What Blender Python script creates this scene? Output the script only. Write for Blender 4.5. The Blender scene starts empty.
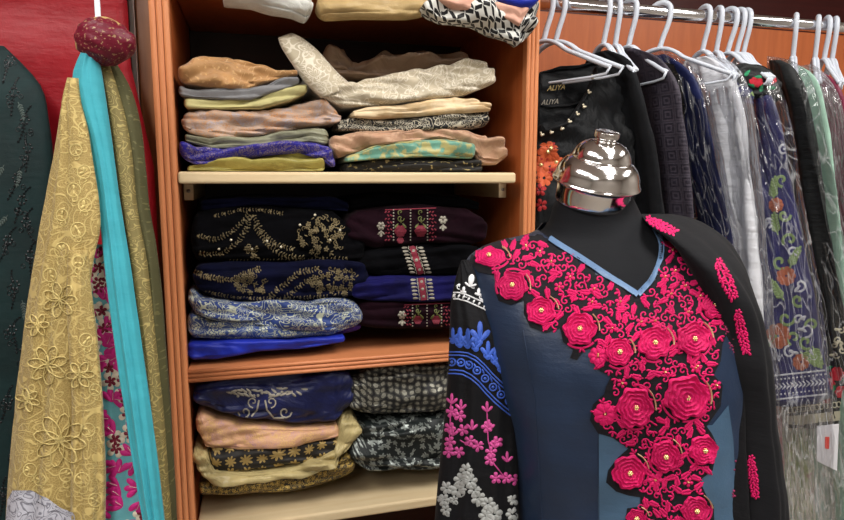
import bpy, math, random
from mathutils import Vector, Matrix, noise
from mathutils.bvhtree import BVHTree
from mathutils.geometry import delaunay_2d_cdt
PI = math.pi
random.seed(11)
COL = bpy.context.scene.collection
sc = bpy.context.scene

# ------------------------------------------------------------------ camera, light, exposure
FPX, YAW, PIT = 610.0, math.radians(15.5), math.radians(7.5)
CAM = Vector((0, 0, 1.5))
FW = Vector((math.sin(YAW)*math.cos(PIT), math.cos(YAW)*math.cos(PIT), -math.sin(PIT)))
RT = Vector((math.cos(YAW), -math.sin(YAW), 0))
UP = RT.cross(FW)
cd = bpy.data.cameras.new('camera'); cam = bpy.data.objects.new('camera', cd); COL.objects.link(cam)
cd.sensor_width = 36; cd.lens = FPX/844*36; cd.clip_start = .02
cam.matrix_world = Matrix((( RT.x, UP.x, -FW.x, CAM.x), (RT.y, UP.y, -FW.y, CAM.y), (RT.z, UP.z, -FW.z, CAM.z), (0, 0, 0, 1)))
sc.camera = cam
w = bpy.data.worlds.new('world'); sc.world = w; w.use_nodes = True
w.node_tree.nodes['Background'].inputs[0].default_value = (.9, .95, 1, 1)
w.node_tree.nodes['Background'].inputs[1].default_value = .15
sc.view_settings.view_transform = 'Standard'; sc.view_settings.look = 'None'
sc.view_settings.exposure = -0.4; sc.view_settings.gamma = 1; sc.view_settings.use_curve_mapping = False
LAMPS = [(-.8, .15, 34), (.9, .15, 40), (-.9, -1.4, 22), (.9, -1.4, 26), (2.3, .3, 26)]
for (lx, ly, e) in LAMPS:
    L = bpy.data.lights.new('panel_light', 'AREA'); L.shape = 'RECTANGLE'; L.size = .5; L.size_y = 1.1
    L.energy = e; L.color = (1, .97, .93)
    o = bpy.data.objects.new('panel_light', L); COL.objects.link(o); o.location = (lx, ly, 2.72)

def ray(px, py): return FW + RT*((px-422)/FPX) - UP*((py-260)/FPX)
def U(px, py, Y):                      # point of the vertical plane y = Y seen at that place
    d = ray(px, py); return CAM + d*(Y/d.y)
def V(px, py, d): return CAM + ray(px, py)*d   # point at that depth

# ------------------------------------------------------------------ objects
def wpos(o): return Vector(o['_o']) if '_o' in o else Vector(o.location)
def put(name, me, parent=None, label=None, cat=None, group=None, kind=None):
    o = bpy.data.objects.new(name, me); COL.objects.link(o)
    xs = [v.co for v in me.vertices]
    if xs:
        b = Vector(((min(c.x for c in xs)+max(c.x for c in xs))/2, (min(c.y for c in xs)+max(c.y for c in xs))/2, min(c.z for c in xs)))
    else: b = Vector((0, 0, 0))
    me.transform(Matrix.Translation(-b))
    return setup(o, b, parent, label, cat, group, kind)
ORG = {}
def setup(o, b, parent=None, label=None, cat=None, group=None, kind=None):
    ORG[o.name] = b.copy(); o.location = b
    if parent: o.parent = parent; o.location = b - ORG[parent.name]
    if label: o['label'] = label
    if cat: o['category'] = cat
    if group: o['group'] = group
    if kind: o['kind'] = kind
    return o
def thing(name, loc, label, cat, group=None):
    o = bpy.data.objects.new(name, None); COL.objects.link(o); o.empty_display_size = .05
    return setup(o, Vector(loc), None, label, cat, group)
class MB:
    def __init__(s): s.v = []; s.f = []; s.uv = []; s.mi = []; s.cur = 0
    def add(s, vs, fs, uvs=None):
        n = len(s.v); s.v += [tuple(v) for v in vs]; s.uv += list(uvs) if uvs else [(v[0], v[2]) for v in vs]
        for f in fs: s.f.append(tuple(i+n for i in f)); s.mi.append(s.cur)
    def box(s, a, b):
        (x0, y0, z0), (x1, y1, z1) = a, b
        vs = [(x0,y0,z0),(x1,y0,z0),(x1,y1,z0),(x0,y1,z0),(x0,y0,z1),(x1,y0,z1),(x1,y1,z1),(x0,y1,z1)]
        s.add(vs, [(0,3,2,1),(4,5,6,7),(0,1,5,4),(1,2,6,5),(2,3,7,6),(3,0,4,7)], [(v[0]+v[1], v[2]+v[1]*.3) for v in vs])
    def tube(s, path, r, n=8, rr=None, closed=False):
        P = [Vector(p) for p in path]; N = len(P); vs = []; fs = []; uv = []
        prev = None
        for i, p in enumerate(P):
            t = (P[min(i+1, N-1)]-P[max(i-1, 0)]).normalized()
            if prev is None:
                a = t.orthogonal().normalized()
            else:
                a = (prev - t*prev.dot(t)).normalized()
            prev = a; b = t.cross(a); q = rr[i] if rr else r
            for k in range(n):
                an = 2*PI*k/n; vs.append(p+a*math.cos(an)*q+b*math.sin(an)*q); uv.append((k/n*.1, i*.01))
        for i in range(N-1):
            for k in range(n):
                fs.append((i*n+k, i*n+(k+1)%n, (i+1)*n+(k+1)%n, (i+1)*n+k))
        fs.append(tuple(range(n-1, -1, -1))); fs.append(tuple(range((N-1)*n, N*n)))
        s.add(vs, fs, uv)
    def lathe(s, prof, c, axis=Vector((0, 0, 1)), n=40):
        axis = Vector(axis).normalized(); a = axis.orthogonal().normalized(); b = axis.cross(a); vs = []; fs = []
        for (r, h) in prof:
            for k in range(n):
                an = 2*PI*k/n; vs.append(Vector(c)+axis*h+a*math.cos(an)*r+b*math.sin(an)*r)
        for i in range(len(prof)-1):
            for k in range(n): fs.append((i*n+k, i*n+(k+1)%n, (i+1)*n+(k+1)%n, (i+1)*n+k))
        fs.append(tuple(range(n-1, -1, -1))); fs.append(tuple(range((len(prof)-1)*n, len(prof)*n)))
        s.add(vs, fs)
    def sphere(s, c, r, n=8, sq=(1,1,1)):
        pr = [(math.sin(PI*i/n), -math.cos(PI*i/n)) for i in range(n+1)]; vs = []; fs = []; m = n*2
        for (q, h) in pr:
            q = max(q, .02)
            for k in range(m):
                an = 2*PI*k/m; vs.append((c[0]+r*q*math.cos(an)*sq[0], c[1]+r*q*math.sin(an)*sq[1], c[2]+r*h*sq[2]))
        for i in range(n):
            for k in range(m): fs.append((i*m+k, i*m+(k+1)%m, (i+1)*m+(k+1)%m, (i+1)*m+k))
        s.add(vs, fs)
    def mesh(s, name, mats, smooth=True):
        me = bpy.data.meshes.new(name); me.from_pydata(s.v, [], s.f)
        if not isinstance(mats, (list, tuple)): mats = [mats]
        for m in mats: me.materials.append(m)
        ul = me.uv_layers.new(name='UVMap')
        for l in me.loops: ul.data[l.index].uv = s.uv[l.vertex_index]
        me.polygons.foreach_set('material_index', s.mi)
        me.polygons.foreach_set('use_smooth', [smooth]*len(s.f)); me.update()
        return me
    def build(s, name, mats, parent=None, smooth=True, **k):
        return put(name, s.mesh(name, mats, smooth), parent, **k)
def bevel(o, wd=.003, seg=2):
    m = o.modifiers.new('bevel', 'BEVEL'); m.width = wd; m.segments = seg; m.limit_method = 'ANGLE'; return o

# ------------------------------------------------------------------ materials
def srgb(r, g, b):
    f = lambda c: (c/255/12.92) if c/255 <= .04045 else ((c/255+.055)/1.055)**2.4
    return (f(r), f(g), f(b), 1)
class NT:
    def __init__(s, name):
        s.m = bpy.data.materials.new(name); s.m.use_nodes = True; s.t = s.m.node_tree
        s.b = s.t.nodes['Principled BSDF']; s.out = s.t.nodes['Material Output']
    def n(s, ty, **k):
        x = s.t.nodes.new(ty)
        for a, v in k.items(): setattr(x, a, v)
        return x
    def put(s, sock, v):
        if isinstance(v, bpy.types.NodeSocket): s.t.links.new(v, sock)
        elif v is not None: sock.default_value = v
    def M(s, op, a, b=None, c=None, clamp=False):
        x = s.n('ShaderNodeMath', operation=op, use_clamp=clamp); s.put(x.inputs[0], a)
        if b is not None: s.put(x.inputs[1], b)
        if c is not None: s.put(x.inputs[2], c)
        return x.outputs[0]
    def VM(s, op, a, b=None, sc_=None):
        x = s.n('ShaderNodeVectorMath', operation=op); s.put(x.inputs[0], a)
        if b is not None: s.put(x.inputs[1], b)
        if sc_ is not None: s.put(x.inputs['Scale'], sc_)
        return x.outputs['Value'] if op in ('LENGTH', 'DOT_PRODUCT') else x.outputs[0]
    def uv(s, scale=1, rot=0, sx=1):
        tc = s.n('ShaderNodeTexCoord'); mp = s.n('ShaderNodeMapping'); s.t.links.new(tc.outputs['UV'], mp.inputs[0])
        mp.inputs['Scale'].default_value = (scale*sx, scale, 1); mp.inputs['Rotation'].default_value = (0, 0, rot)
        return mp.outputs[0]
    def obj(s, scale=1):
        tc = s.n('ShaderNodeTexCoord'); mp = s.n('ShaderNodeMapping'); s.t.links.new(tc.outputs['Object'], mp.inputs[0])
        mp.inputs['Scale'].default_value = (scale,)*3 if not isinstance(scale, tuple) else scale
        return mp.outputs[0]
    def noise(s, vec, scale=5, detail=3, rough=.5, dist=0, col=False):
        x = s.n('ShaderNodeTexNoise'); s.put(x.inputs['Vector'], vec); x.inputs['Scale'].default_value = scale
        x.inputs['Detail'].default_value = detail; x.inputs['Roughness'].default_value = rough; x.inputs['Distortion'].default_value = dist
        return x.outputs['Color'] if col else x.outputs[0]
    def mix(s, f, a, b):
        x = s.n('ShaderNodeMix', data_type='RGBA'); s.put(x.inputs[0], f); s.put(x.inputs[6], a); s.put(x.inputs[7], b); return x.outputs[2]
    def step(s, v, lo, hi):
        x = s.n('ShaderNodeMapRange', interpolation_type='SMOOTHSTEP'); s.put(x.inputs[0], v)
        x.inputs[1].default_value = lo; x.inputs[2].default_value = hi; return x.outputs[0]
    def warp(s, vec, amt, scale):
        c = s.noise(vec, scale, 1, col=True); d = s.VM('SUBTRACT', c, (.5, .5, .5))
        return s.VM('ADD', vec, s.VM('SCALE', d, sc_=amt))
    def vor(s, vec, feat='F1', rnd=1.0, dims='2D'):
        x = s.n('ShaderNodeTexVoronoi', feature=feat, voronoi_dimensions=dims); s.put(x.inputs['Vector'], vec)
        x.inputs['Scale'].default_value = 1; x.inputs['Randomness'].default_value = rnd; return x
    def flower(s, vec, petals=5, size=.42, inner=.45, rnd=.5, outline=None, rings=False):
        """mask of one flower per cell of a jittered lattice"""
        v = s.vor(vec, 'F1', rnd); d = s.VM('SUBTRACT', vec, v.outputs['Position'])
        sp = s.n('ShaderNodeSeparateXYZ'); s.put(sp.inputs[0], d)
        cs = s.n('ShaderNodeSeparateColor'); s.put(cs.inputs[0], v.outputs['Color'])
        r = s.M('SQRT', s.M('ADD', s.M('MULTIPLY', sp.outputs[0], sp.outputs[0]), s.M('MULTIPLY', sp.outputs[1], sp.outputs[1])))
        th = s.M('ARCTAN2', sp.outputs[1], sp.outputs[0])
        th = s.M('ADD', th, s.M('MULTIPLY', cs.outputs[0], 6.28))
        pet = s.M('ABSOLUTE', s.M('COSINE', s.M('MULTIPLY', th, petals/2)))
        R = s.M('MULTIPLY', s.M('MULTIPLY_ADD', pet, 1-inner, inner), s.M('MULTIPLY_ADD', cs.outputs[1], size*.4, size*.7))
        diff = s.M('SUBTRACT', R, r)
        if outline:
            a = s.step(s.M('ABSOLUTE', diff), outline, outline*.4)
            b = s.step(s.M('ABSOLUTE', s.M('SUBTRACT', diff, size*.45)), outline*.8, outline*.3)
            return s.M('MAXIMUM', a, b)
        f = s.step(diff, 0, .04)
        if rings: f = s.M('MULTIPLY', f, s.step(s.M('SINE', s.M('MULTIPLY', r, 30)), -.6, 0))
        return f
    def scroll(s, vec, scale, width=.05, detail=0, levels=3):
        n = s.noise(vec, scale, detail, dist=.8)
        t = s.M('FRACT', s.M('MULTIPLY', n, levels*2)); return s.step(s.M('ABSOLUTE', s.M('SUBTRACT', t, .5)), width*1.8, width*.7)
    def bump(s, h, strength=.3, dist=.002, prev=None):
        x = s.n('ShaderNodeBump'); x.inputs['Strength'].default_value = strength; x.inputs['Distance'].default_value = dist
        s.put(x.inputs['Height'], h)
        if prev is not None: s.put(x.inputs['Normal'], prev)
        return x.outputs[0]
    def fin(s, col=None, rough=.7, metal=0, nrm=None, sheen=0, spec=.3, aniso=0):
        s.put(s.b.inputs['Base Color'], col); s.put(s.b.inputs['Roughness'], rough); s.put(s.b.inputs['Metallic'], metal)
        if nrm is not None: s.put(s.b.inputs['Normal'], nrm)
        s.b.inputs['Sheen Weight'].default_value = sheen; s.b.inputs['Specular IOR Level'].default_value = spec
        s.b.inputs['Sheen Roughness'].default_value = .4
        return s.m
def cloth(name, base, second=None, kind=None, scale=30, rough=.75, sheen=.03, metal2=0, rough2=.45, spec=.3, rnd=.6, petals=5, vary=.12, wr=.25, third=None, base_metal=0, aspect=1, wbump=.25):
    s = NT(name); u = s.uv(scale); b = base
    big = s.noise(s.uv(14), 1, 3)
    v1 = s.mix(s.step(big, .3, .7), tuple(c*(1-vary) for c in base[:3])+(1,), tuple(min(1, c*(1+vary)) for c in base[:3])+(1,))
    weave = s.noise(s.uv(900, sx=.35), 1, 1)
    mask = None; met = base_metal; rg = rough
    if kind:
        wv = s.warp(u, .35, .9)
        if kind == 'floral': mask = s.flower(wv, petals, .5, .4, rnd)
        elif kind == 'outline': mask = s.M('MAXIMUM', s.flower(wv, petals, .55, .35, rnd, outline=.06), s.scroll(u, .9, .07))
        elif kind == 'scroll': mask = s.scroll(u, 1, .12)
        elif kind == 'brocade': mask = s.M('MAXIMUM', s.flower(wv, petals, .45, .35, rnd, rings=True), s.M('MULTIPLY', s.scroll(u, 1.4, .1), .8))
        elif kind == 'paisley':
            f = s.flower(u, 1, .46, .55, .25, rings=False); o = s.flower(u, 1, .6, .55, .25, outline=.03); mask = s.M('MULTIPLY', f, s.step(s.noise(u, 7, 2), .3, .5)); mask = s.M('MAXIMUM', mask, s.M('MULTIPLY', o, .5))
        elif kind == 'mottle': mask = s.step(s.noise(u, 1, 3, .6), .45, .58)
        elif kind == 'fleck': mask = s.step(s.noise(u, 2.2, 1), .6, .68)
        elif kind == 'check': 
            x = s.n('ShaderNodeTexChecker'); s.put(x.inputs['Vector'], u); x.inputs['Scale'].default_value = 1; mask = x.outputs['Fac']
        elif kind == 'greek':
            # concentric squares inside alternating cells
            fr = s.VM('FRACTION', u); sp = s.n('ShaderNodeSeparateXYZ'); s.put(sp.inputs[0], fr)
            ax = s.M('ABSOLUTE', s.M('SUBTRACT', sp.outputs[0], .5)); ay = s.M('ABSOLUTE', s.M('SUBTRACT', sp.outputs[1], .5))
            mask = s.step(s.M('SINE', s.M('MULTIPLY', s.M('MAXIMUM', ax, ay), 26)), -.2, .2)
        elif kind == 'blade':
            # rotated slanted blades, direction alternating cell by cell
            fl = s.VM('FLOOR', u); fr = s.VM('FRACTION', u); sp = s.n('ShaderNodeSeparateXYZ'); s.put(sp.inputs[0], fr); sf = s.n('ShaderNodeSeparateXYZ'); s.put(sf.inputs[0], fl)
            par = s.M('FLOORED_MODULO', s.M('ADD', sf.outputs[0], sf.outputs[1]), 2)
            x0 = s.M('SUBTRACT', sp.outputs[0], .5); y0 = s.M('SUBTRACT', sp.outputs[1], .5)
            sg = s.M('MULTIPLY_ADD', par, 2, -1)
            mx = s.M('ADD', s.M('MULTIPLY', par, x0), s.M('MULTIPLY', s.M('SUBTRACT', 1, par), y0)); my = s.M('ADD', s.M('MULTIPLY', par, y0), s.M('MULTIPLY', s.M('SUBTRACT', 1, par), x0))
            sk = s.M('ABSOLUTE', s.M('ADD', mx, s.M('MULTIPLY', my, s.M('MULTIPLY', sg, .55))))
            mask = s.M('MULTIPLY', s.step(sk, .30, .25), s.step(s.M('ABSOLUTE', my), .48, .42))
        col = s.mix(mask, v1, second)
        if third is not None:
            tm = s.step(s.noise(u, .7, 2), .5, .6); col = s.mix(mask, v1, s.mix(tm, second, third))
        if metal2: met = s.M('MULTIPLY', mask, metal2) if not base_metal else base_metal
        rg = s.M('MULTIPLY_ADD', mask, rough2-rough, rough)
    else: col = v1
    nr = s.bump(s.noise(s.uv(35), 1, 4, .6), wr, .006)
    nr = s.bump(s.noise(s.uv(60, .12, sx=.22), 1, 3, .55), wr*1.3, .004, nr)
    nr = s.bump(weave, wbump, .0006, nr)
    if mask is not None: nr = s.bump(mask, .35, .0008, nr)
    return s.fin(col, rg, met, nr, sheen, spec)

def wood(name, a, b, rough=.42, stretch=(1.2, 1.2, 22), rot=False):
    s = NT(name); v = s.obj(stretch); n = s.noise(v, 3, 5, .6, .6); m = s.step(n, .25, .75)
    g = s.noise(s.obj((60, 60, 4) if stretch[2] < stretch[0] else (4, 40, 160)), 1, 2)
    col = s.mix(s.M('MULTIPLY', g, .35), s.mix(m, a, b), tuple(c*.7 for c in a[:3])+(1,))
    return s.fin(col, rough, 0, s.bump(g, .08, .001), spec=.4)
M = {}
M['orange_v'] = wood('orange_wood', srgb(212, 138, 90), srgb(196, 120, 76), stretch=(20, 20, 1.2))
M['orange_h'] = wood('orange_wood_shelf', srgb(204, 132, 88), srgb(190, 114, 72))
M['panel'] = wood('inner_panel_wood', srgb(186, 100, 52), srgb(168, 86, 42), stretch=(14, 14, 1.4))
M['shaded_panel'] = wood('shade_toned_back_panel', srgb(46, 22, 14), srgb(34, 16, 10))  # orange back wood coloured near-black, shelf shade put into the colour
M['pine'] = wood('pale_pine', srgb(216, 196, 158), srgb(205, 180, 140), .5, (1.2, 8, 18))
M['maroon_wall'] = wood('maroon_paint', srgb(78, 20, 16), srgb(64, 16, 14))
M['brown_post'] = wood('brown_post_wood', srgb(164, 112, 74), srgb(130, 84, 54), .3, (20, 20, 1.2))
def plain(name, c, rough=.5, metal=0, spec=.5):
    s = NT(name); return s.fin(c, rough, metal, s.bump(s.noise(s.obj(60), 1, 3), .05, .001), spec=spec)
M['chrome'] = plain('chrome', (.78, .78, .8, 1), .12, 1)
M['cap_chrome'] = plain('polished_steel_cap', (.72, .70, .69, 1), .12, 1)
M['white_plastic'] = plain('white_plastic', srgb(196, 202, 212), .4)
M['paint'] = plain('cream_wall_paint', srgb(160, 154, 146), .8)
M['tile'] = plain('grey_floor_tile', srgb(150, 142, 132), .35)
M['ceiling'] = plain('ceiling_tile', srgb(225, 225, 222), .9)
M['grey_metal'] = plain('grey_metal_strip', srgb(170, 165, 160), .35, .8)
M['bead'] = plain('pearl_bead', srgb(215, 205, 180), .2, .3)
M['goldbead'] = plain('gold_bead', srgb(225, 200, 140), .25, .7)
M['paper'] = plain('tag_card', srgb(205, 205, 210), .7)
M['redmark'] = plain('red_print', srgb(220, 70, 60), .7)
s = NT('lamp_glow'); s.b.inputs['Emission Color'].default_value = (1, .98, .95, 1); s.b.inputs['Emission Strength'].default_value = 6; M['glow'] = s.fin((.9, .9, .9, 1))

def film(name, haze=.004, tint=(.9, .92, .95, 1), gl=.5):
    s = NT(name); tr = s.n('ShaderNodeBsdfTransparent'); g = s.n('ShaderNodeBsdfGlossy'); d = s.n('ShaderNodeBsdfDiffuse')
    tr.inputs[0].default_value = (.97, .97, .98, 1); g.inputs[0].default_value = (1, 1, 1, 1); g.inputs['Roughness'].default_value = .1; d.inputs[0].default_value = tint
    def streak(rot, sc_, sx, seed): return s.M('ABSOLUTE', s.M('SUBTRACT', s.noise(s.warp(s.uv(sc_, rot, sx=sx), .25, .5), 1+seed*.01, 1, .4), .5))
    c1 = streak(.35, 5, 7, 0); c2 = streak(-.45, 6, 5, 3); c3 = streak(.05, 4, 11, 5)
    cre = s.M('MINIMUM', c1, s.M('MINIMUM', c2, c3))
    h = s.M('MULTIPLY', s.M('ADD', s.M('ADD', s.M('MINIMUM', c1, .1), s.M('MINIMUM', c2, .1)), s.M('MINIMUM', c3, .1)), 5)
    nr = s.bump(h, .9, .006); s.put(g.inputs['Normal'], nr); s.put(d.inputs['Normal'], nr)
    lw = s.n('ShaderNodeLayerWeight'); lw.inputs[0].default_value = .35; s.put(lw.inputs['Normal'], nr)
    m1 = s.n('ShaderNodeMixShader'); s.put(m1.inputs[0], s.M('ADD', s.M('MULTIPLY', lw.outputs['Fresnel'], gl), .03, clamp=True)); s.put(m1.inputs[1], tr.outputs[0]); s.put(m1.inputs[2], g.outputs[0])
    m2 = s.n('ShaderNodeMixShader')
    edge = s.step(cre, .014, 0)  # diffuse white along the creases paints in the film's bright highlight streaks
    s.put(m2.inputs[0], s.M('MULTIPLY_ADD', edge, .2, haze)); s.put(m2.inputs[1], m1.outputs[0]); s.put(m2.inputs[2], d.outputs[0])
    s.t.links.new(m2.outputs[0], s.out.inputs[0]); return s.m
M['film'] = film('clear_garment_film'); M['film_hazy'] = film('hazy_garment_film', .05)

# ------------------------------------------------------------------ shaping helpers
def resample(pts, n):
    """pts: list of tuples of floats; monotone on nothing, arc-free linear in index with Catmull-Rom"""
    out = []; N = len(pts)-1
    for i in range(n):
        t = i/(n-1)*N; k = min(int(t), N-1); f = t-k
        p0 = pts[max(k-1, 0)]; p1 = pts[k]; p2 = pts[k+1]; p3 = pts[min(k+2, N)]
        out.append(tuple(.5*((2*b)+(-a+c)*f+(2*a-5*b+4*c-d)*f*f+(-a+3*b-3*c+d)*f**3) for a, b, c, d in zip(p0, p1, p2, p3)))
    return out
def lerp_curve(pts, x):
    if x <= pts[0][0]: return pts[0][1]
    for (a, b), (c, d) in zip(pts, pts[1:]):
        if x <= c:
            t = (x-a)/(c-a) if c > a else 0; t = t*t*(3-2*t) if False else t
            return b+(d-b)*t
    return pts[-1][1]
def nz(p, f, seed=0): return noise.noise(Vector((p[0]*f+seed*7.3, p[1]*f-seed*3.1, p[2]*f+seed*1.7)))
def loft(rows, name, mat, parent=None, n=56, m=60, folds=(.006, 9), wr=.003, seed=1, power=1.0, fold_top=.3, **k):
    """closed body: every row is (A, B, half thickness); folds run down it"""
    R = resample([tuple(a)+tuple(b)+(t,) for a, b, t in rows], m); mb = MB(); vs = []; uv = []; vlen = 0; prevc = None
    for i, r in enumerate(R):
        A = Vector(r[:3]); B = Vector(r[3:6]); th = r[6]; c = (A+B)/2; a = (B-A)/2; hz = Vector((a.x, a.y, 0)); L = max(hz.length, 1e-4)
        mn = Vector((hz.y, -hz.x, 0)).normalized()           # towards the camera side
        if mn.dot(CAM-c) < 0: mn = -mn
        if prevc is not None: vlen += (c-prevc).length
        prevc = c; v = i/(m-1); g = fold_top+(1-fold_top)*v
        for j in range(n):
            an = 2*PI*j/n; ca, sa = math.cos(an), math.sin(an)
            ex = abs(ca)**power*(1 if ca > 0 else -1); ey = abs(sa)**power*(1 if sa > 0 else -1)
            x = ex; fx = folds[0]*g*(math.sin(folds[1]*x*1.7+seed+1.2*math.sin(v*3+seed))+.5*math.sin(folds[1]*2.9*x+2.1*seed+v*2))*abs(ey)**.5
            p = c+a*ex+mn*(th*ey+fx*(1 if ey > 0 else -1)*1.0)
            q = wr*(nz(p, 9, seed)*1.6+nz(p, 24, seed)*.7)*g; p += mn*q*(1 if ey > 0 else -1)
            vs.append(p); uv.append(((ex*L if ey >= 0 else 2*L-ex*L), vlen))
    fs = [(i*n+j, i*n+(j+1) % n, (i+1)*n+(j+1) % n, (i+1)*n+j) for i in range(m-1) for j in range(n)]
    fs += [tuple(range(n-1, -1, -1)), tuple(range((m-1)*n, m*n))]
    mb.add(vs, fs, uv); return mb.build(name, mat, parent, **k)
def rows_px(L, R, d, th, n=9):
    """L, R: silhouettes [(py, px)], d: (depth left, depth right) or curves, th: number or curve over py"""
    y0 = max(L[0][0], R[0][0]) ; y1 = min(L[-1][0], R[-1][0]); out = []
    for i in range(n):
        y = y0+(y1-y0)*i/(n-1)
        dl = d[0] if not isinstance(d[0], list) else lerp_curve(d[0], y); dr = d[1] if not isinstance(d[1], list) else lerp_curve(d[1], y)
        t = th if not isinstance(th, list) else lerp_curve(th, y)
        A = V(lerp_curve(L, y), y, dl); B = V(lerp_curve(R, y), y, dr); z = (A.z+B.z)/2; 
        out.append((A, B, t))
    return out
def crease(p, seed):
    a = noise.noise(Vector((p.x*5+seed*3.1, p.y*6, (p.z+.12*p.x*math.sin(seed*1.7))*42+seed))); b = noise.noise(Vector((p.x*9+seed, p.y*9, (p.z-.3*p.x*math.sin(seed))*26+5)))
    return (abs(a)-.25)*.9+(abs(b)-.25)*.6
def folded(name, top, bot, Yf, dep, mat, parent=None, layers=2, wr=.004, seed=1, nx=110, ns=72, groove=.012, lean=0, round_=.9, **k):
    """folded cloth lying on a shelf; top and bot are its front outline"""
    x0 = max(top[0][0], bot[0][0]); x1 = min(top[-1][0], bot[-1][0]); mb = MB(); vs = []; uv = []
    rnd = random.Random(seed); ph = rnd.random()*6
    for i in range(nx):
        u = i/(nx-1); px = x0+(x1-x0)*(.5-.5*math.cos(PI*u))
        A = U(px, lerp_curve(top, px), Yf); B = U(px, lerp_curve(bot, px), Yf); zt, zb = A.z, B.z; X = (A.x+B.x)/2
        hgt = max(zt-zb, .004); e = min(X-U(x0, (lerp_curve(top, x0)+lerp_curve(bot, x0))/2, Yf).x, U(x1, (lerp_curve(top, x1)+lerp_curve(bot, x1))/2, Yf).x-X)
        er = min(hgt*.4, .018); q = min(1, max(e, 0)/er); q = math.sqrt(max(0, 1-(1-q)**2))*.9+.1 if q < 1 else 1
        inset = (1-q)*.02; zc = (zt+zb)/2; arc = 0; last = None
        for j in range(ns):
            an = 2*PI*j/ns+PI/2          # start at the top
            cy, cz = math.sin(an-PI/2), math.cos(an-PI/2)    # cz: up, cy: back(+)/front(-)
            ez = abs(cz)**.62*(1 if cz > 0 else -1); 
            fr = min(hgt*.5*round_, .05)
            ey = abs(cy)**.55*(1 if cy > 0 else -1)
            z = zc+hgt/2*ez*q
            s_ = (z-zb)/hgt
            if cy < 0:
                y = Yf+inset + fr*(1-abs(ey)) if abs(cz) < .995 else Yf+dep/2
                y = Yf+inset+(1-abs(ey))*dep*.5 if abs(ey) < .55 else Yf+inset+fr*(1-(abs(ey)))
                y += groove*max(0, math.cos(PI*(s_*layers*2+.12*math.sin(X*17+ph)*layers)))**7*(1 if .1 < s_ < .9 else .2)
            else: y = Yf+inset+dep*.5+dep*.5*abs(ey)
            p = Vector((X, y, z)); w_ = wr*(nz(p, 11, seed)*1.3+nz(p, 27, seed)*.7+.35*nz(p, 60, seed)+3.8*crease(p, seed))
            fade = 1 if cy < 0 else .5
            p.y -= w_*fade*1.2; p.z += w_*.55*fade*(1 if cz > -.3 else .1)
            vs.append(p)
            if last is not None: arc += (p-last).length
            last = p; uv.append((X, arc))
    fs = [(i*ns+(j+1) % ns, i*ns+j, (i+1)*ns+j, (i+1)*ns+(j+1) % ns) for i in range(nx-1) for j in range(ns)]
    fs += [tuple(range(ns)), tuple(range(nx*ns-1, (nx-1)*ns-1, -1))]
    mb.add(vs, fs, uv); return mb.build(name, mat, parent, **k)

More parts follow.
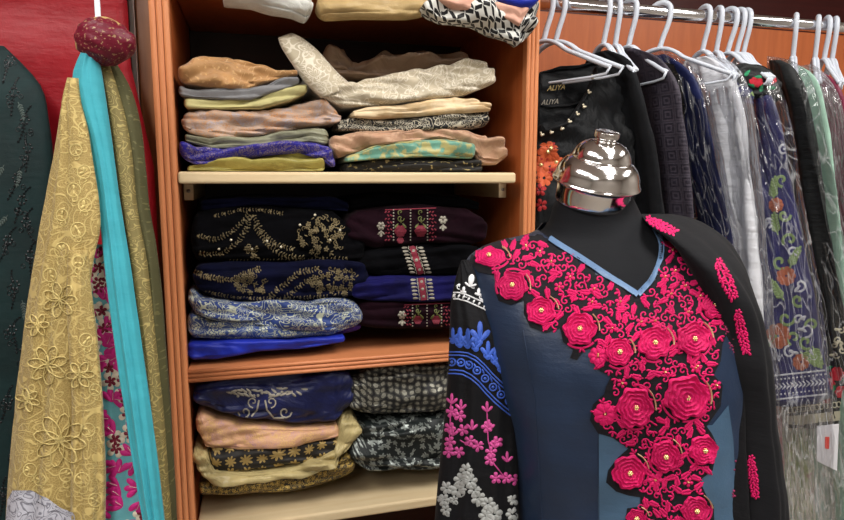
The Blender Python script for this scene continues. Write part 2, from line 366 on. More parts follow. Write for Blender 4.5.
class Deco:
    """stitches laid onto the surface of an object"""
    def __init__(s, objs):
        vs = []; fs = []
        for o in (objs if isinstance(objs, list) else [objs]):
            n = len(vs); b = ORG[o.name]; vs += [v.co+b for v in o.data.vertices]; fs += [tuple(i+n for i in p.vertices) for p in o.data.polygons]
        s.b = BVHTree.FromPolygons(vs, fs); s.mb = MB()
    def hit(s, px, py, off=0.0):
        d = ray(px, py).normalized(); h, nrm, i, dist = s.b.ray_cast(CAM, d)
        if h is None: return None
        if nrm.dot(d) > 0: nrm = -nrm
        return h+nrm*off-d*off*.4
    def fan(s, cx, cy, pts, h=.0015, e=.0004):
        c = s.hit(cx, cy, h); P = [s.hit(x, y, e) for x, y in pts]; Mi = [s.hit((x+cx)/2, (y+cy)/2, h*.8) for x, y in pts]
        if c is None or any(p is None for p in P) or any(p is None for p in Mi): return
        if max((p-c).length for p in P) > .12: return
        n = len(P); s.mb.add([c]+P+Mi, [(0, n+1+i, n+1+(i+1) % n) for i in range(n)]+[(n+1+i, 1+i, 1+(i+1) % n, n+1+(i+1) % n) for i in range(n)])
    def petal(s, px, py, an, ln, wd, h=.0015):
        """leaf shape starting at px,py, heading an"""
        pts = []
        for k in range(12):
            t = 2*PI*k/12; x = ln*(.5-.5*math.cos(t)); y = wd*.5*math.sin(t)*(1-.35*math.cos(t*1))*.9
            pts.append((px+x*math.cos(an)-y*math.sin(an), py+x*math.sin(an)+y*math.cos(an)))
        s.fan(px+ln*.5*math.cos(an), py+ln*.5*math.sin(an), pts, h)
    def dot(s, px, py, r, h=.0012): s.fan(px, py, [(px+r*math.cos(2*PI*k/10), py+r*math.sin(2*PI*k/10)) for k in range(10)], h)
    def ring(s, px, py, r, w_=.8): s.stroke([(px+r*math.cos(2*PI*k/14), py+r*math.sin(2*PI*k/14)) for k in range(15)], w_)
    def stroke(s, path, wd=1.2, h=.001, e=.0003, taper=False, dense=2.0):
        P = []
        for (a, b), (c, d) in zip(path, path[1:]):
            n = max(1, int(math.hypot(c-a, d-b)/dense))
            for i in range(n): P.append((a+(c-a)*i/n, b+(d-b)*i/n))
        P.append(path[-1]); rows = []; N = len(P)
        for i, (x, y) in enumerate(P):
            a = P[max(i-1, 0)]; b = P[min(i+1, N-1)]; dx, dy = b[0]-a[0], b[1]-a[1]; l = math.hypot(dx, dy) or 1
            w_ = wd*(1-.75*i/(N-1 or 1)) if taper else wd
            nx_, ny_ = -dy/l*w_/2, dx/l*w_/2
            r = [s.hit(x+nx_, y+ny_, e), s.hit(x, y, h), s.hit(x-nx_, y-ny_, e)]
            if any(q is None for q in r) or (rows and rows[-1] and (r[1]-rows[-1][1]).length > .03): rows.append(None)
            else: rows.append(r)
        seg = []
        for r in rows+[None]:
            if r: seg.append(r)
            else:
                if len(seg) > 1:
                    vs = [q for t in seg for q in t]; s.mb.add(vs, [f for i in range(len(seg)-1) for f in ((i*3, i*3+1, i*3+4, i*3+3), (i*3+1, i*3+2, i*3+5, i*3+4))])
                seg = []
    def flower(s, px, py, r, n=5, rot=0, sq=1):
        for k in range(n):
            a = rot+2*PI*k/n; s.petal(px+r*.15*math.cos(a), py+r*.15*math.sin(a)*sq, a, r*.95, r*.75)
    def spiral(s, px, py, r, rot=0, turn=1.4, sgn=1, wd=1.2):
        s.stroke([(px+r*(1-t/12)*math.cos(rot+sgn*turn*2*PI*t/12), py+r*(1-t/12)*math.sin(rot+sgn*turn*2*PI*t/12)) for t in range(12)], wd, dense=1.5)
    def sprig(s, px, py, an, ln, leaf=5, n=4, wd=1.1, curve=.3):
        pts = []; a = an; x, y = px, py
        for i in range(n*2+1):
            pts.append((x, y, a)); x += ln/(n*2)*math.cos(a); y += ln/(n*2)*math.sin(a); a += curve/(n*2)
        s.stroke([p[:2] for p in pts], wd)
        for i in range(1, len(pts)):
            x, y, a = pts[i]
            if i % 2 == 0 or n < 5:
                s.petal(x, y, a+.75, leaf*(1-.4*i/len(pts)), leaf*.42); s.petal(x, y, a-.75, leaf*(1-.4*i/len(pts)), leaf*.42)
        s.petal(pts[-1][0], pts[-1][1], pts[-1][2], leaf, leaf*.45)
    def rose(s, px, py, r, seed=0, sx=1.0, h=.006):
        """a coiled satin-stitch rose: scalloped petals in rings that overlap like shells"""
        nr, na = 22, 56; vs = []; fs = []; rnd = random.Random(seed); ph = [rnd.random()*6 for _ in range(6)]; ok = True
        for i in range(nr+1):
            q = i/nr
            for k in range(na):
                a = 2*PI*k/na; lob = 1+.07*math.sin(6*a+ph[0])+.04*math.sin(11*a+ph[1])
                rr = r*(.04+.96*q)*(1+(lob-1)*q)
                t = q*4.6+.22*math.sin(5*a+ph[2]+q*4)*q+a/(2*PI)*1.0
                saw = t-math.floor(t)
                hh = h*(.25+.45*(1-q))+h*.95*(saw**1.7)*(.4+.6*q)
                if q > .97: hh = .0004
                p = s.hit(px+rr*sx*math.cos(a), py+rr*math.sin(a), hh*r/17)
                if p is None: return
                vs.append(p)
        for i in range(nr):
            for k in range(na): fs.append((i*na+k, i*na+(k+1) % na, (i+1)*na+(k+1) % na, (i+1)*na+k))
        s.mb.add(vs, fs)
    def patch(s, poly, off=.001, step=5):
        pts = []; N = len(poly)
        for i in range(N):
            a, b = poly[i], poly[(i+1) % N]; n = max(1, int(math.hypot(b[0]-a[0], b[1]-a[1])/3))
            for k in range(n): pts.append((a[0]+(b[0]-a[0])*k/n, a[1]+(b[1]-a[1])*k/n))
        nb = len(pts); xs = [p[0] for p in pts]; ys = [p[1] for p in pts]
        y = min(ys)+step/2; row = 0
        while y < max(ys):
            x = min(xs)+step/2*(row % 2)
            while x < max(xs):
                if inside(poly, x, y) and min((x-a)**2+(y-b)**2 for a, b in pts[:nb]) > 4: pts.append((x, y))
                x += step
            y += step; row += 1
        r = delaunay_2d_cdt([Vector(p) for p in pts], [], [list(range(nb))], 1, .001)
        P = [s.hit(v.x, v.y, off) for v in r[0]]; idx = {}; vs = []
        for i, p in enumerate(P):
            if p is not None: idx[i] = len(vs); vs.append(p)
        fs = [tuple(idx[i] for i in f) for f in r[2] if all(i in idx for i in f)]
        fs = [f for f in fs if max((vs[f[0]]-vs[j]).length for j in f) < .05]
        s.mb.add(vs, fs)
    def done(s, name, mat, parent=None, **k):
        mb = s.mb; s.mb = MB()
        if not mb.v: print('EMPTY DECO', name); return None
        return mb.build(name, mat, parent, **k)
def inside(poly, x, y):
    c = False; N = len(poly)
    for i in range(N):
        x1, y1 = poly[i]; x2, y2 = poly[(i+1) % N]
        if (y1 > y) != (y2 > y) and x < (x2-x1)*(y-y1)/(y2-y1)+x1: c = not c
    return c
def text(body, at, rightv, upv, size, mat, parent=None, name='lettering'):
    cu = bpy.data.curves.new('t', 'FONT'); cu.body = body; cu.size = size; cu.extrude = .0002; cu.shear = .3
    o = bpy.data.objects.new('t', cu); COL.objects.link(o); dg = bpy.context.evaluated_depsgraph_get(); dg.update()
    me = bpy.data.meshes.new_from_object(o.evaluated_get(dg)); bpy.data.objects.remove(o)
    r = Vector(rightv).normalized(); u = Vector(upv).normalized(); n = r.cross(u)
    me.transform(Matrix(((r.x, u.x, n.x, at[0]), (r.y, u.y, n.y, at[1]), (r.z, u.z, n.z, at[2]), (0, 0, 0, 1))))
    me.materials.clear(); me.materials.append(mat); return put(name, me, parent)

# ------------------------------------------------------------------ the shop
def pj(p):
    d = Vector(p)-CAM; z = d.dot(FW); return 422+FPX*d.dot(RT)/z, 260-FPX*d.dot(UP)/z
def struct(name, a, b, m, bev=0):
    mb = MB(); mb.box(a, b); o = mb.build(name, m, smooth=False, kind='structure'); 
    if bev: bevel(o, bev)
    return o
YB = 1.78
struct('floor', (-2.4, -2.6, -.1), (3.2, 2.3, 0), M['tile'])
struct('ceiling', (-2.4, -2.6, 2.8), (3.2, 2.3, 2.9), M['ceiling'])
struct('wall_back', (-2.4, 2.2, 0), (3.2, 2.3, 2.8), M['maroon_wall'])
struct('wall_left', (-2.5, -2.6, 0), (-2.4, 2.3, 2.8), M['paint'])
struct('wall_right', (3.2, -2.6, 0), (3.3, 2.3, 2.8), M['paint'])
struct('wall_front', (-2.4, -2.7, 0), (3.2, -2.6, 2.8), M['paint'])
for (lx, ly, e) in LAMPS:
    t = thing('ceiling_light', (lx, ly, 2.76), 'flat white ceiling light panel above the shop floor', 'ceiling light', 'ceiling light panels')
    mb = MB(); mb.box((lx-.3, ly-.6, 2.75), (lx+.3, ly+.6, 2.80)); mb.build('frame', M['white_plastic'], t, False)
    mb = MB(); mb.box((lx-.26, ly-.56, 2.742), (lx+.26, ly+.56, 2.75)); mb.build('diffuser', M['glow'], t, False)

# shelving unit ------------------------------------------------------
XL, XR, XRo, XLo, YF = -.1405, .604, .634, -.176, 1.30
Z1, Z2, Z3, ZT = 1.516, 1.110, .757, 1.885
cab = thing('shelving_unit', ((XL+XR)/2, YF+.2, 0), 'tall orange wood shelving unit with open shelves of folded fabric', 'shelving unit')
def post(x0, x1, name):
    """grooved face moulding"""
    mb = MB(); n = 3; pts = []; wd = (x1-x0)
    prof = [(0, .02), (0, 0)]
    for i in range(n):
        a = i/n; b = (i+1)/n
        for k in range(7):
            t = k/6; prof.append((a+(b-a)*(.06+.88*t), -.0022*math.sin(PI*t)-.001))
        prof.append((b-.02/n, .003)) if i < n-1 else None
    prof += [(1, 0), (1, .02)]
    vs = [(x0+wd*a, YF+b, z) for z in (0.0, 2.05) for a, b in prof]; N = len(prof)
    mb.add(vs, [(i, i+1, N+i+1, N+i) for i in range(N-1)]+[(N-1, 0, N, 2*N-1), tuple(range(N-1, -1, -1)), tuple(range(N, 2*N))])
    return mb.build(name, M['orange_v'], cab, smooth=False)
post(XLo, XL, 'post_moulding'); post(XR, XRo, 'post_moulding')
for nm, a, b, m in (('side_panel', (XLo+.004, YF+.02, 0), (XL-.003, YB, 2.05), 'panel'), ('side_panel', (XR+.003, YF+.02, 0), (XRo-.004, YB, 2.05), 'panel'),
                  ('back_panel', (XL-.003, YB-.02, .05), (XR+.003, YB, 2.05), 'shaded_panel'),
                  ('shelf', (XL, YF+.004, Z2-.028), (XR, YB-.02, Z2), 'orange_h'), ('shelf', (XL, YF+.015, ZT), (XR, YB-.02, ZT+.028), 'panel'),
                  ('shelf', (XL, YF+.03, .30), (XR, YB-.02, .328), 'orange_h')):
    mb = MB(); mb.box(a, b); o = mb.build(nm, M[m], cab, smooth=False); bevel(o, .002)
for i in range(3):    # reeded nosing of the middle shelf
    mb = MB(); z = Z2-.0045-.0092*i; mb.tube([(XL, YF+.005, z), (XR, YF+.005, z)], .0045, 10); mb.build('shelf_nosing', M['orange_h'], cab)
def board(z, x0, x1, yf):
    mb = MB(); mb.box((x0, yf, z-.024), (x1, YB-.02, z)); o = mb.build('loose_shelf_board', M['pine'], cab, smooth=False, label='pale cream pine shelf board'); bevel(o, .006, 4)
board(Z1, XL+.001, XR-.022, YF-.006); board(Z3, XL+.001, XR-.022, YF-.002)
for x0, x1 in ((XL, XL+.02), (XR-.02, XR)):
    for z in (Z1, Z3):
        mb = MB(); mb.box((x0, YF+.1, z-.06), (x1, YB-.03, z-.0245)); o = mb.build('cleat', M['pine'], cab, smooth=False); bevel(o, .002)
        if z == Z1:
            mb = MB(); mb.lathe([(.0, -.001), (.004, -.001), (.004, .0015), (.0, .002)], ((x0+x1)/2, YF+.1, z-.04), (0, -1, 0), 12); mb.build('screw', M['grey_metal'], cab)

# dark brown upright beside the unit and red cloth hung behind -----------
t = thing('wall_upright', (-.3, 1.42, 0), 'dark brown glossy upright with a grey metal edge beside the shelving unit', 'upright')
xa = U(131, 20, 1.40).x; mb = MB(); mb.box((xa+.012, 1.38, 0), (XLo-.003, 1.44, 2.3)); o = mb.build('board', M['brown_post'], t, False); bevel(o, .003)
mb = MB(); mb.box((xa, 1.374, 0), (xa+.0115, 1.44, 2.3)); o = mb.build('metal_edge', M['grey_metal'], t, False); bevel(o, .002)
red = cloth('red_satin', srgb(138, 10, 24), rough=.5, vary=.1, wr=.25)
mb = MB(); vs = []; uv = []; n, m = 60, 50
for i in range(m+1):
    for j in range(n+1):
        z = 2.4-1.9*i/m; u = j/n; py = 260
        xr = U(130, 20, 1.36).x+.0+max(0, (1.72-z))*.16; xr = min(xr, XLo-.012)
        x = -1.6+(xr+1.6)*u; y = 1.345+.006*math.sin(u*30+math.sin(z*5))+.008*math.sin((z-1.78)*40)*math.exp(-((z-1.78)/.07)**2)+.004*nz((x, 0, z), 6)
        vs.append((x, y, z)); uv.append((x, z))
mb.add(vs, [(i*(n+1)+j, (i+1)*(n+1)+j, (i+1)*(n+1)+j+1, i*(n+1)+j+1) for i in range(m) for j in range(n)], uv)
o = mb.build('red_drape', red, label='plain red cloth hung as a backdrop behind the dresses', cat='drape'); sm = o.modifiers.new('thick', 'SOLIDIFY'); sm.thickness = .004; sm.offset = 1
struct('trim_1', (-2.4, 1.46, 0), (XLo-.01, 1.5, 2.8), M['brown_post'])

# ------------------------------------------------------------------ folded cloth on the shelves
G = 'folded fabrics stacked in the orange shelving unit'
def fold(label, top, bot, Yf, mat, dep=.30, grp=G, **k):
    o = folded('folded_cloth', top, bot, Yf, dep, mat, **k); o['label'] = label; o['category'] = 'folded cloth'; o['group'] = grp; return o
C_ = cloth
gold_silk = C_('olive_gold_silk', srgb(150, 140, 72), rough=.38, vary=.2, wr=.5)
fold('olive gold silk cloth at the very bottom of the upper left stack', [(186, 164), (215, 163), (250, 156), (290, 152), (318, 154), (326, 160)], [(186, 171.5), (326, 171.5)], 1.33, gold_silk, layers=1, seed=2, wr=.006)
blue_gold = C_('royal_blue_gold_brocade', srgb(30, 24, 128), srgb(112, 100, 128), 'brocade', 48, rough=.5, rough2=.35, metal2=.3)
fold('royal blue cloth flecked with gold near the bottom of the upper left stack', [(179, 142), (195, 147), (240, 146), (300, 140), (330, 146), (336, 158)], [(179, 158), (195, 165), (225, 164), (260, 157), (300, 153), (322, 160), (336, 170)], 1.325, blue_gold, layers=1, seed=3, wr=.006)
sage = C_('grey_green_satin', srgb(126, 126, 104), rough=.36, vary=.15, wr=.5)
fold('grey green satin cloth above the royal blue one in the upper left stack', [(184, 134), (210, 139), (260, 135), (310, 127), (330, 128)], [(184, 141), (210, 149), (260, 147), (310, 142), (330, 146)], 1.335, sage, layers=2, seed=4)
peach = C_('peach_lilac_brocade', srgb(172, 146, 128), srgb(184, 136, 96), 'brocade', 44, rough=.45, rough2=.35, third=srgb(160, 152, 158), sheen=.2)
fold('peach and lilac patterned cloth in the middle of the upper left stack', [(180, 110), (200, 107), (250, 109), (300, 100), (325, 98), (342, 112)], [(180, 130), (205, 138), (250, 137), (300, 128), (342, 122)], 1.33, peach, layers=2, seed=5, wr=.008)
pale_olive = C_('pale_olive_crepe', srgb(182, 174, 120), rough=.7)
fold('pale olive cloth below the grey blue one in the upper left stack', [(183, 96), (220, 99), (260, 98), (295, 84), (308, 84)], [(183, 108), (220, 109), (260, 109), (290, 101), (308, 92)], 1.335, pale_olive, layers=1, seed=6)
greyblue = C_('grey_blue_crepe', srgb(122, 122, 124), rough=.8)
fold('grey blue cloth second from the top of the upper left stack', [(177, 83), (200, 88), (250, 90), (285, 78), (300, 76)], [(177, 95), (195, 98), (250, 100), (290, 87), (300, 84)], 1.328, greyblue, layers=1, seed=7)
brz = C_('bronze_brocade', srgb(168, 126, 80), srgb(196, 158, 108), 'fleck', 60, rough=.5, rough2=.35, sheen=.4)
fold('bronze brown shimmering cloth on top of the upper left stack', [(178, 68), (192, 62), (200, 52), (220, 53), (255, 62), (290, 66), (298, 72)], [(178, 82), (205, 88), (240, 91), (275, 80), (298, 75)], 1.332, brz, layers=1, seed=8, wr=.009, groove=.004)
# upper right
bw_print = C_('black_cream_print', srgb(24, 23, 24), srgb(176, 168, 148), 'outline', 38, rough=.6)
black_gold = C_('black_gold_fleck', srgb(28, 26, 24), srgb(150, 136, 96), 'fleck', 40, rough=.6, rough2=.4, metal2=.4)
fold('black cloth with gold flecks at the bottom of the upper right stack', [(345, 163), (380, 157), (450, 158), (484, 160)], [(345, 171.5), (484, 171.5)], 1.335, black_gold, layers=2, seed=10)
teal = C_('teal_gold_brocade', srgb(98, 148, 130), srgb(168, 160, 104), 'mottle', 44, rough=.4, rough2=.4, sheen=.2)
fold('teal and gold brocade cloth in the upper right stack', [(346, 156), (375, 147), (420, 138), (460, 138), (478, 144)], [(346, 162), (380, 159), (430, 157), (478, 159)], 1.318, teal, layers=1, seed=11)
peach2 = C_('peach_brown_silk', srgb(172, 134, 108), srgb(182, 146, 118), 'mottle', 40, rough=.45, sheen=.3)
fold('peach brown silk cloth wrapped around the teal one in the upper right stack', [(330, 138), (345, 134), (390, 132), (430, 127), (465, 128), (490, 132), (503, 142), (509, 152)], [(330, 148), (340, 158), (365, 150), (400, 142), (440, 138), (470, 145), (486, 165), (500, 165), (509, 157)], 1.328, peach2, layers=1, seed=12, wr=.008)
fold('black and cream printed cloth in the middle of the upper right stack', [(337, 120), (360, 117), (420, 117), (470, 110), (492, 104)], [(337, 130), (370, 132), (420, 131), (470, 129), (492, 126)], 1.335, bw_print, layers=2, seed=13)
peach3 = C_('pale_gold_peach_silk', srgb(204, 176, 134), srgb(214, 192, 156), 'mottle', 16, rough=.5)
fold('pale peach cloth lying under the ivory brocade in the upper right stack', [(352, 112), (365, 107), (420, 103), (455, 96), (480, 99), (492, 106)], [(352, 117), (375, 119), (420, 116), (470, 113), (492, 111)], 1.325, peach3, layers=2, seed=14)
taupe = C_('taupe_satin', srgb(128, 104, 84), rough=.4, wr=.5)
fold('taupe satin cloth behind the ivory brocade at the top of the upper right stack', [(322, 50), (345, 44), (360, 58), (385, 50), (430, 47), (470, 52), (478, 60)], [(322, 72), (400, 82), (478, 72)], 1.42, taupe, dep=.22, layers=2, seed=15, wr=.012)
ivory = C_('ivory_brocade', srgb(180, 168, 144), srgb(212, 203, 184), 'outline', 25, rough=.48, rough2=.3, sheen=.3)
fold('large ivory brocade cloth with swirls on top of the upper right stack', [(306, 62), (325, 74), (350, 80), (390, 72), (430, 64), (470, 56), (488, 60), (496, 74)], [(306, 78), (325, 98), (345, 107), (390, 105), (430, 99), (470, 94), (496, 84)], 1.322, ivory, layers=2, seed=16, wr=.007, groove=.003)
mb = MB()
o = loft([(U(279, 38, 1.34), U(291, 33, 1.36), .012), (U(283, 48, 1.335), U(301, 38, 1.36), .018), (U(295, 66, 1.33), U(316, 50, 1.36), .022), (U(308, 84, 1.328), U(332, 68, 1.355), .026), (U(322, 98, 1.33), U(350, 84, 1.36), .022)], 'cloth_end', ivory, None, n=28, m=24, folds=(.002, 4), seed=3, label='loose corner of ivory brocade rising at the left of the upper right stack', cat='folded cloth', group=G)

# middle compartment
navy_v = C_('navy_velvet', srgb(7, 9, 30), rough=.85, spec=.06, sheen=.02, vary=.3)
black_v = C_('black_velvet', srgb(5, 5, 7), rough=.9, spec=.05, sheen=.01, vary=.3)
maroon_v = C_('maroon_velvet', srgb(20, 5, 12), rough=.85, spec=.06, sheen=.02, vary=.3)
blue_v = C_('blue_velvet', srgb(12, 10, 62), rough=.75, spec=.12, sheen=.03, vary=.3)
royal = C_('royal_blue_silk', srgb(24, 40, 150), rough=.45, vary=.15)
purple = C_('purple_silk', srgb(58, 24, 120), rough=.5)
fold('royal blue silk cloth at the bottom of the middle left stack', [(186, 342), (230, 342), (300, 340), (346, 336)], [(186, 362), (215, 361), (260, 352), (300, 350), (346, 343)], 1.318, royal, layers=1, seed=20, groove=.002)
fold('purple silk cloth peeping out at the bottom right of the middle left stack', [(330, 326), (352, 322), (362, 324)], [(330, 338), (352, 333), (362, 329)], 1.35, purple, layers=1, seed=21)
silver = C_('silver_blue_brocade', srgb(46, 66, 118), srgb(168, 172, 152), 'brocade', 40, rough=.5, rough2=.35, metal2=.25, petals=6)
silver2 = C_('silver_blue_brocade_large', srgb(40, 60, 116), srgb(176, 180, 160), 'outline', 30, rough=.5, rough2=.35, metal2=.15, petals=8)
fold('silver and blue brocade cloth, the lower of the two in the middle left stack', [(186, 312), (215, 320), (260, 322), (310, 318), (350, 312), (360, 318)], [(186, 340), (230, 341), (290, 340), (330, 337), (360, 326)], 1.325, silver, layers=1, seed=22)
fold('silver and blue brocade cloth, the upper of the two in the middle left stack', [(187, 284), (205, 298), (240, 304), (300, 302), (345, 300), (364, 308)], [(187, 312), (215, 322), (260, 327), (300, 332), (330, 334), (364, 326)], 1.318, silver2, layers=1, seed=23, wr=.007)
e_navy = fold('navy velvet cloth with gold floral embroidery in the middle left stack', [(192, 266), (225, 262), (290, 262), (340, 258), (370, 264)], [(192, 288), (215, 300), (260, 304), (310, 303), (350, 299), (370, 292)], 1.322, navy_v, layers=1, seed=24, groove=.0)
e_black = fold('black velvet cloth with gold beaded garlands in the middle left stack', [(190, 214), (225, 206), (280, 207), (335, 212), (366, 232)], [(190, 264), (240, 264), (300, 264), (340, 262), (366, 262)], 1.33, black_v, layers=1, seed=25, groove=.0)
fold('dark velvet cloth on top of the middle left stack', [(200, 200), (250, 196), (330, 198), (350, 204)], [(200, 212), (250, 206), (330, 210), (350, 212)], 1.36, navy_v, layers=2, seed=26)
e_m2 = fold('maroon velvet cloth with a rose panel at the bottom of the middle right stack', [(356, 306), (370, 302), (410, 301), (470, 302), (490, 308)], [(356, 326), (375, 330), (470, 331), (490, 328)], 1.33, maroon_v, layers=1, seed=27, groove=.0)
e_blue = fold('blue velvet cloth with a narrow embroidered band in the middle right stack', [(352, 288), (365, 278), (420, 276), (470, 276), (492, 282)], [(352, 298), (370, 302), (420, 303), (470, 302), (492, 298)], 1.322, blue_v, layers=1, seed=28, groove=.0)
e_blk2 = fold('black velvet cloth with a narrow embroidered band in the middle right stack', [(354, 254), (380, 248), (430, 244), (480, 246), (494, 256)], [(354, 270), (380, 277), (430, 277), (480, 275), (494, 268)], 1.328, black_v, layers=1, seed=29, groove=.0)
e_m1 = fold('maroon velvet cloth with a wide rose panel on top of the middle right stack', [(346, 218), (360, 210), (420, 205), (470, 208), (490, 222)], [(346, 240), (375, 250), (430, 244), (475, 246), (490, 240)], 1.325, maroon_v, layers=1, seed=30, groove=.0)
fold('folded black velvet at the back on top of the middle right stack', [(350, 200), (400, 193), (460, 196), (480, 204)], [(350, 210), (400, 205), (460, 207), (480, 210)], 1.37, black_v, layers=2, seed=31)
# bottom compartment
gold_br = C_('gold_black_brocade', srgb(40, 34, 22), srgb(182, 152, 78), 'brocade', 75, rough=.5, rough2=.35, metal2=.5)
fold('gold and black brocade cloth at the bottom of the lower left stack', [(198, 484), (240, 482), (290, 476), (330, 464), (350, 455), (356, 462)], [(198, 496), (240, 497), (290, 493), (330, 484), (356, 474)], 1.33, gold_br, layers=1, seed=40)
satin = C_('pale_gold_satin', srgb(176, 160, 112), rough=.28, vary=.15, wr=.7)
fold('pale gold satin cloth wrapped round the lower left stack', [(193, 448), (206, 452), (214, 472), (250, 476), (300, 470), (335, 452), (343, 414), (354, 416), (363, 430)], [(193, 470), (210, 486), (250, 486), (300, 480), (335, 466), (350, 452), (363, 434)], 1.318, satin, layers=1, seed=41, wr=.008)
blk_flower = C_('black_gold_flower_brocade', srgb(30, 27, 24), srgb(166, 142, 88), 'floral', 30, rough=.55, rough2=.35, metal2=.5, petals=8, rnd=.15)
fold('black brocade cloth with gold flowers in the lower left stack', [(207, 446), (240, 450), (300, 444), (335, 434), (346, 436)], [(207, 474), (235, 474), (300, 467), (330, 458), (346, 450)], 1.33, blk_flower, layers=1, seed=42, groove=.0)
pink_br = C_('peach_pink_brocade', srgb(196, 150, 118), srgb(204, 164, 108), 'brocade', 46, rough=.45, third=srgb(186, 142, 136))
fold('peach pink brocade cloth below the navy one in the lower left stack', [(195, 414), (215, 420), (260, 428), (310, 430), (338, 426), (342, 430)], [(195, 436), (205, 450), (240, 453), (300, 447), (342, 438)], 1.325, pink_br, layers=1, seed=43)
navy_s = C_('navy_satin', srgb(15, 21, 62), rough=.42, vary=.25, wr=.6)
e_nv = fold('navy satin cloth with a silver scroll motif on top of the lower left stack', [(192, 388), (205, 380), (260, 376), (320, 370), (350, 374), (357, 384)], [(192, 406), (225, 418), (270, 425), (310, 430), (335, 426), (350, 410), (357, 398)], 1.318, navy_s, layers=1, seed=44, wr=.007, groove=.0)
dots = C_('black_silver_paisley_brocade', srgb(20, 20, 22), srgb(132, 130, 118), 'paisley', 62, rough=.5, rough2=.35, metal2=.4)
sflow = C_('black_silver_flower_brocade', srgb(18, 24, 24), srgb(128, 134, 130), 'floral', 50, rough=.5, rough2=.3, metal2=.5, petals=5, rnd=.8)
fold('black cloth with silver flowers at the bottom of the lower right stack', [(350, 440), (368, 424), (410, 418), (470, 414), (492, 424)], [(350, 464), (370, 475), (420, 474), (470, 470), (492, 460)], 1.325, sflow, layers=1, seed=45, groove=.003, wr=.007)
fold('black cloth with silver paisley dots on top of the lower right stack', [(348, 384), (370, 370), (410, 364), (470, 362), (495, 374)], [(348, 412), (375, 420), (420, 416), (470, 414), (495, 404)], 1.32, dots, layers=1, seed=46, groove=.0, wr=.007)
fold('brown cloth lying on the lowest shelf of the unit', [(330, 690), (400, 670), (480, 670)], [(330, 735), (480, 725)], 1.36, taupe, seed=47)
# top shelf, hanging over the edge
GT = 'cloths spilling over the edge of the top shelf'
white_c = C_('white_crinkle', srgb(206, 206, 200), rough=.45, wr=.6)
fold('crumpled white cloth spilling over the left of the top shelf', [(222, -12), (260, -18), (300, -16), (314, -8)], [(222, 0), (250, 3), (272, 11), (292, 14), (305, 18), (314, 12)], 1.28, white_c, grp=GT, dep=.06, seed=50, wr=.009, layers=1)
beige = C_('beige_gold_satin', srgb(178, 152, 104), rough=.45, wr=.4)
fold('beige gold satin cloth spilling over the middle of the top shelf', [(319, -14), (350, -18), (400, -18), (432, -14)], [(319, 16), (360, 15), (410, 16), (432, 12)], 1.275, beige, grp=GT, dep=.06, seed=51, layers=1)
blades = C_('black_white_blade_print', srgb(210, 210, 204), srgb(20, 20, 22), 'blade', 62, rough=.7)
fold('white cloth with a black slanted print spilling over the right of the top shelf', [(424, 2), (440, -8), (480, -10), (520, -6), (541, 0)], [(424, 8), (445, 20), (475, 24), (500, 34), (522, 44), (534, 34), (541, 18)], 1.245, blades, grp=GT, dep=.06, seed=52, wr=.008, layers=1, groove=.0)
pinkc = C_('pale_pink_crepe', srgb(206, 158, 138), rough=.6)
fold('pale pink cloth lying over the black and white print on the top shelf', [(438, -14), (470, -18), (500, -16), (531, -4)], [(438, -2), (455, 8), (480, 12), (505, 18), (522, 25), (531, 12)], 1.232, pinkc, grp=GT, dep=.06, seed=53, layers=2)
fold('royal blue cloth on the right end of the top shelf', [(470, -24), (500, -26), (530, -22), (542, -16)], [(470, -12), (500, -1), (515, 7), (530, 9), (542, 2)], 1.225, royal, grp=GT, dep=.06, seed=54, layers=1)

# embroidery on the velvets ---------------------------------------------
goldth = C_('antique_gold_thread', srgb(104, 92, 66), rough=.5, base_metal=.3, vary=.3)
redth = C_('dull_red_thread', srgb(116, 34, 50), rough=.7, vary=.2)
greenth = C_('olive_thread', srgb(84, 88, 46), rough=.6)
silverth = C_('silver_thread', srgb(140, 134, 122), rough=.55, base_metal=.2, vary=.2)
rnd = random.Random(4)
def garland(d, path, leaf=4, gap=3.6):
    leaf *= .8; gap *= .8
    for (a, b), (c, e) in zip(path, path[1:]):
        L = math.hypot(c-a, e-b); n = max(1, int(L/gap)); an = math.atan2(e-b, c-a)
        for i in range(n):
            x, y = a+(c-a)*i/n, b+(e-b)*i/n
            for s_ in (1, -1): d.petal(x, y, an+s_*(.7+rnd.random()*.7), leaf*(.7+rnd.random()*.5), leaf*.42)
            if i % 3 == 0: d.dot(x, y, 1.3)
def cluster(d, cx, cy, rx, ry, n):
    for i in range(n):
        a = rnd.random()*2*PI; q = math.sqrt(rnd.random()); x, y = cx+rx*q*math.cos(a), cy+ry*q*math.sin(a)
        k = rnd.random()
        if k < .3: d.flower(x, y, 2.5, 5, rnd.random()*3)
        elif k < .7: d.petal(x, y, rnd.random()*6.3, 3.8, 1.5)
        else: d.spiral(x, y, 2.6, rnd.random()*6, 1.1, 1, .8)
d = Deco(e_black)
garland(d, [(198, 236), (215, 240), (232, 232), (244, 220), (250, 212)]); garland(d, [(200, 254), (222, 254), (238, 242), (247, 228), (251, 214)])
garland(d, [(253, 216), (262, 232), (275, 244), (295, 250)]); garland(d, [(255, 226), (268, 246), (285, 256), (305, 258)])
garland(d, [(215, 216), (240, 210), (262, 210), (285, 214)], 3); garland(d, [(196, 262), (240, 261), (300, 260), (350, 258)], 3, 4.5)
cluster(d, 322, 236, 24, 20, 90); cluster(d, 252, 252, 9, 7, 18)
d.done('gold_embroidery', goldth, e_black)
for x, y in ((219, 249), (231, 240), (267, 241), (281, 247), (252, 249), (300, 225), (315, 215), (330, 240), (340, 230), (246, 262)): d.dot(x, y, 1.3, .002)
d.done('sequins', M['bead'], e_black)
d = Deco(e_navy)
